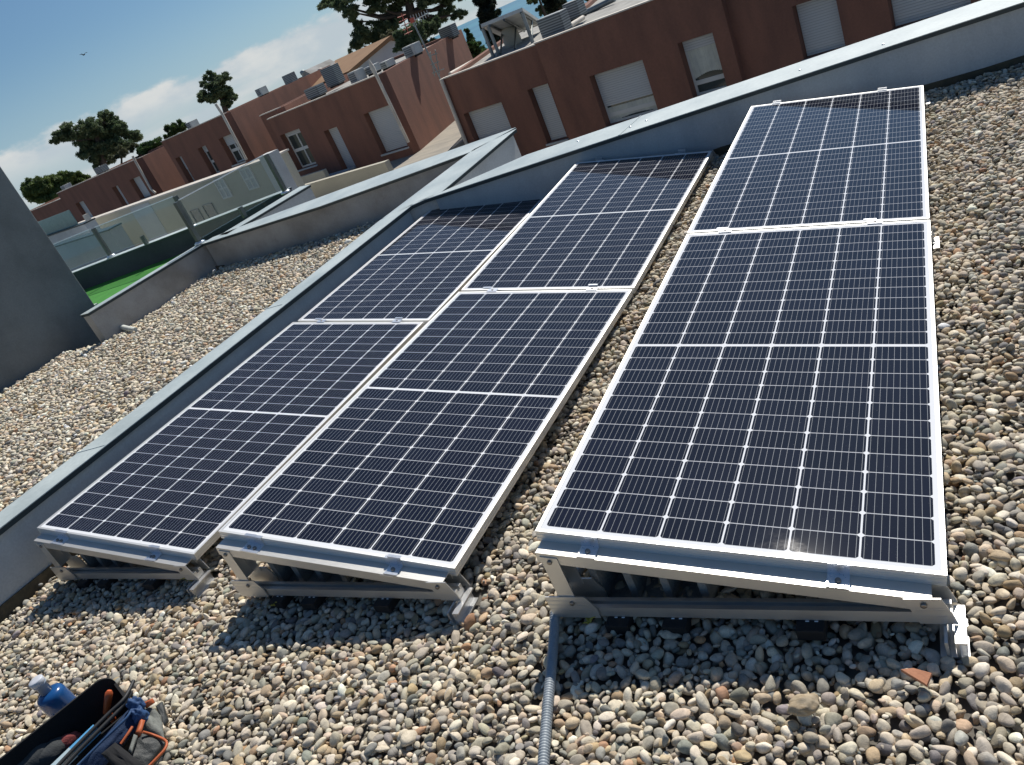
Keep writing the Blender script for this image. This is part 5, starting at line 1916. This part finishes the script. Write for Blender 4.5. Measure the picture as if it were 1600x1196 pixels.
# ------------------------------------------------------------------ trees
def tree(name, label, cat, group, D, clumps, trunk, mat, leaf, dens, limbs=True, tw=0.25, needle=3.6, seed=1):
    rs = np.random.default_rng(seed)
    k = D / FPX
    base = at_dist(trunk[0][0], trunk[0][1], D)
    root = empty(name, Vector((base.x, base.y, -6.0)), label, cat, group)
    tpts = [Vector((base.x, base.y, -6.0))] + [at_dist(x, y, D) for x, y in trunk]
    mb = MB().tube(tpts, [tw * (1.15 - 0.75 * i / (len(tpts) - 1)) for i in range(len(tpts))], 8)
    VS, FS, LV = [], [], []
    up = Vector((0, 0, 1))
    right = CR.copy()
    right.z = 0
    right.normalize()
    depthv = CF.copy()
    depthv.z = 0
    depthv.normalize()
    n0 = 0
    for ci, (px, py, rx, ry) in enumerate(clumps):
        jit = rs.normal(0, 1) * rx * k * 0.7
        c = at_dist(px, py, D) + depthv * float(jit)
        if limbs:
            j = min(range(1, len(tpts)), key=lambda q: (tpts[q] - c).length)
            a = tpts[j]
            mid = a.lerp(c, 0.5) + Vector((0, 0, -0.1 * (c - a).length))
            mb.tube([a, mid, c], [tw * 0.32, tw * 0.2, tw * 0.06], 5, cap=False)
        if name == 'pine_tree' and D < 55:
            rx, ry = rx * 0.88, ry * 0.84
        Rx, Ry = rx * k, ry * k
        n = int(dens * 4.2 * rx * ry / 10)
        u = rs.normal(size=(n, 3))
        u /= np.linalg.norm(u, axis=1)[:, None]
        # sub-tufts: points gather round a few centres so that gaps open up
        nt_ = max(7, int(rx * ry / 5))
        tc_ = rs.normal(size=(nt_, 3))
        tc_ /= np.linalg.norm(tc_, axis=1)[:, None]
        tc_ *= rs.uniform(0.1, 1.0, (nt_, 1)) ** 0.6
        w_ = rs.integers(0, nt_, n)
        loc = tc_[w_] * 1.05 + u * (rs.uniform(0, 1, (n, 1)) ** 0.8) * 0.34
        e = np.array(right) * 1.0
        pos = np.array(c)[None] + loc[:, 0:1] * Rx * np.array(right)[None] + loc[:, 1:2] * Rx * 0.9 * np.array(depthv)[None] + loc[:, 2:3] * Ry * np.array(up)[None]
        d1 = rs.normal(size=(n, 3))
        d1 /= np.linalg.norm(d1, axis=1)[:, None]
        d2_ = np.cross(d1, rs.normal(size=(n, 3)))
        d2_ /= np.linalg.norm(d2_, axis=1)[:, None]
        sz = leaf * 0.40 * rs.uniform(0.6, 1.35, (n, 1))
        q0 = pos - d1 * sz * needle / 2
        q1 = pos + d2_ * sz * 0.5
        q2 = pos + d1 * sz * needle / 2
        q3 = pos - d2_ * sz * 0.5
        VS.append(np.stack([q0, q1, q2, q3], 1).reshape(-1, 3))
        FS.append(np.arange(n * 4).reshape(-1, 4) + n0)
        # one tone per tuft, light or dark, plus a little per leaf
        tone = rs.uniform(0, 1, nt_)[w_] * 0.75 + rs.uniform(0, 0.25, n)
        LV.append(np.repeat(tone, 4))
        n0 += n * 4
    under(mb.build('trunk', M['bark'], root), root)
    V, Fq, L = np.concatenate(VS), np.concatenate(FS), np.concatenate(LV)
    me = bpy.data.meshes.new('crown')
    me.vertices.add(len(V))
    me.vertices.foreach_set('co', V.ravel().astype(np.float32))
    me.loops.add(Fq.size)
    me.loops.foreach_set('vertex_index', Fq.ravel().astype(np.int32))
    me.polygons.add(len(Fq))
    me.polygons.foreach_set('loop_start', (np.arange(len(Fq)) * 4).astype(np.int32))
    me.polygons.foreach_set('loop_total', np.full(len(Fq), 4, np.int32))
    me.update()
    at = me.attributes.new('leaf', 'FLOAT', 'POINT')
    at.data.foreach_set('value', L.astype(np.float32))
    me.materials.append(mat)
    o = bpy.data.objects.new('crown', me)
    COL.objects.link(o)
    o.parent = root
    under(o, root)
    return root


tree('pine_tree', 'tall dark pine behind the tiled roof house, crown cut by the top edge', 'tree', 'pines beyond the houses', 46,
     [(512, 2, 20, 9), (530, 8, 18, 9), (548, 20, 15, 12), (556, 33, 11, 9), (560, -14, 30, 16), (598, -12, 32, 18), (590, 14, 16, 9), (640, -26, 48, 24),
      (690, -20, 40, 18), (575, 52, 24, 15), (556, 70, 15, 11), (598, 62, 20, 13), (606, 42, 20, 14), (616, 14, 18, 9), (690, 24, 24, 9), (672, 30, 12, 9),
      (716, 22, 14, 8), (672, 46, 18, 8), (626, 68, 16, 10), (674, 70, 14, 9), (668, 4, 16, 8), (700, 2, 16, 8), (720, -6, 12, 8), (600, -60, 70, 26), (660, -80, 70, 26)],
     [(668, 110), (655, 70), (642, 20), (628, -50)], M['pine'], 0.15, 34, tw=0.42, seed=3)
tree('pine_tree', 'broad uneven pine on the left standing clear against the cloud', 'tree', 'pines beyond the houses', 62,
     [(94, 214, 12, 7), (110, 207, 16, 10), (122, 220, 16, 11), (148, 198, 15, 12), (163, 184, 12, 9), (172, 196, 14, 9), (186, 206, 16, 10), (207, 214, 13, 8),
      (158, 214, 24, 12), (138, 236, 16, 11), (164, 232, 20, 12), (190, 228, 16, 11), (150, 252, 12, 8), (172, 248, 12, 7), (130, 205, 12, 8)],
     [(168, 285), (160, 250), (152, 215), (160, 190)], M['pine'], 0.15, 70, tw=0.30, seed=5)
tree('pine_tree', 'small two tiered pine above the third house roof', 'tree', 'pines beyond the houses', 62,
     [(328, 120, 12, 7), (346, 123, 13, 7), (337, 132, 14, 6), (320, 131, 7, 4), (322, 150, 11, 8), (342, 146, 18, 8), (360, 148, 11, 11), (352, 162, 10, 6), (331, 156, 9, 5)],
     [(358, 190), (350, 165), (342, 140), (338, 122)], M['pine'], 0.14, 85, tw=0.24, seed=6)
tree('stone_pine', 'low rounded bright green pine above the farthest house', 'tree', 'pines beyond the houses', 64,
     [(56, 299, 15, 14), (74, 287, 17, 12), (97, 280, 18, 10), (118, 282, 15, 10), (90, 296, 22, 12), (62, 310, 14, 8), (110, 294, 15, 9), (46, 300, 8, 10), (82, 310, 12, 6)],
     [(92, 330), (86, 310), (84, 296)], M['stone_pine'], 0.15, 120, tw=0.3, seed=7)
tree('shrub', 'rounded green bush above the fourth house roof, left of the bare pipes', 'shrub', 'bushes behind the house roofs', 50,
     [(232, 230, 12, 8), (248, 223, 12, 8), (222, 236, 8, 6)], [(240, 250), (240, 235)], M['shrub'], 0.14, 95, tw=0.12, seed=8)
tree('shrub', 'rounded green bush beside the grey air conditioner of the third house', 'shrub', 'bushes behind the house roofs', 50,
     [(271, 204, 10, 9), (284, 196, 10, 8), (264, 212, 7, 6)], [(276, 225), (276, 208)], M['shrub'], 0.14, 95, tw=0.12, seed=9)
tree('shrub', 'greyish bush under the broad uneven pine at the fourth house roof', 'shrub', 'bushes behind the house roofs', 50,
     [(192, 236, 9, 7), (178, 247, 8, 6), (207, 232, 8, 6)], [(190, 265), (190, 245)], M['olive'], 0.12, 90, tw=0.1, seed=10)
tree('shrub', 'grey green olive bush at the right end of the tiled roof', 'shrub', 'bushes behind the house roofs', 38,
     [(604, 66, 10, 9), (612, 58, 10, 8), (618, 70, 9, 7)], [(612, 90), (611, 70)], M['olive'], 0.10, 110, tw=0.1, seed=11)
tree('shrub', 'dark bush mass at the foot of the tall pine, right of the tiled roof', 'shrub', 'bushes behind the house roofs', 31,
     [(632, 60, 13, 12), (648, 50, 14, 12), (662, 44, 12, 11), (626, 72, 10, 8), (676, 40, 10, 9), (642, 66, 12, 9)], [(650, 92), (648, 66)], M['pine'], 0.12, 95, tw=0.12, seed=21)
tree('young_conifer', 'young bright green conifer in front of the blue sea', 'tree', None, 36,
     [(731, 52, 3, 6), (734, 60, 6, 6), (738, 68, 9, 6), (742, 77, 12, 7), (747, 86, 15, 8), (752, 97, 16, 8)], [(752, 118), (742, 85), (733, 58)], M['shrub'], 0.11, 120, tw=0.08, seed=12)
tree('cypress', 'dark columnar cypress rising against the sea, left of the collector', 'tree', 'cypresses near the sea', 52,
     [(748, -34, 10, 16), (753, -12, 12, 14), (757, 6, 13, 14), (762, 24, 14, 14), (768, 42, 13, 14), (773, 60, 11, 12), (778, 76, 9, 10)], [(786, 108), (775, 70), (757, 5)],
     M['cypress'], 0.13, 150, tw=0.2, limbs=False, seed=13)
tree('cypress', 'dark cypress behind the largest air conditioner', 'tree', 'cypresses near the sea', 52,
     [(860, -14, 13, 14), (868, 4, 15, 13), (876, 20, 14, 11), (852, -36, 12, 16)], [(890, 50), (874, 12)], M['cypress'], 0.13, 150, tw=0.2, limbs=False, seed=14)
tree('pine_tree', 'loose dark tree hanging in front of the sea above the collector', 'tree', 'pines beyond the houses', 50,
     [(832, 2, 10, 6), (842, 12, 8, 7), (850, 22, 6, 6), (838, -12, 16, 10)], [(862, 45), (848, 14), (840, -8)], M['pine'], 0.13, 80, tw=0.12, seed=15)
tree('pine_tree', 'small dark tree top at the picture edge above the grey roof pipe', 'tree', 'pines beyond the houses', 50,
     [(918, 2, 9, 6), (926, -10, 12, 9)], [(930, 30), (922, 4)], M['pine'], 0.13, 80, tw=0.12, seed=16)

# bird
bp_ = at_dist(131, 86, 70)
bmx, _t, _b = principled('dark_feathers', (0.03, 0.03, 0.035), 0.7)
root = empty('bird', bp_, 'tiny dark bird in the open blue sky', 'bird')
mb = MB().blob(bp_, (0.13, 0.045, 0.04), 2, 0.1, 2.0, 1)
mb.tube([bp_ + Vector((0.11, 0, 0.01)), bp_ + Vector((0.17, 0, 0.015))], [0.03, 0.005], 6)
under(mb.build('body', bmx, root), root)
for sgn in (-1, 1):
    a = bp_ + Vector((0.04, 0.03 * sgn, 0.02))
    poly = [a, a + Vector((0.05, 0.18 * sgn, 0.07)), a + Vector((-0.02, 0.36 * sgn, 0.05)), a + Vector((-0.07, 0.17 * sgn, 0.06)), a + Vector((-0.09, 0, 0.0))]
    under(MB().prism(poly, (0, 0, 0.012)).build('wing', bmx, root), root)
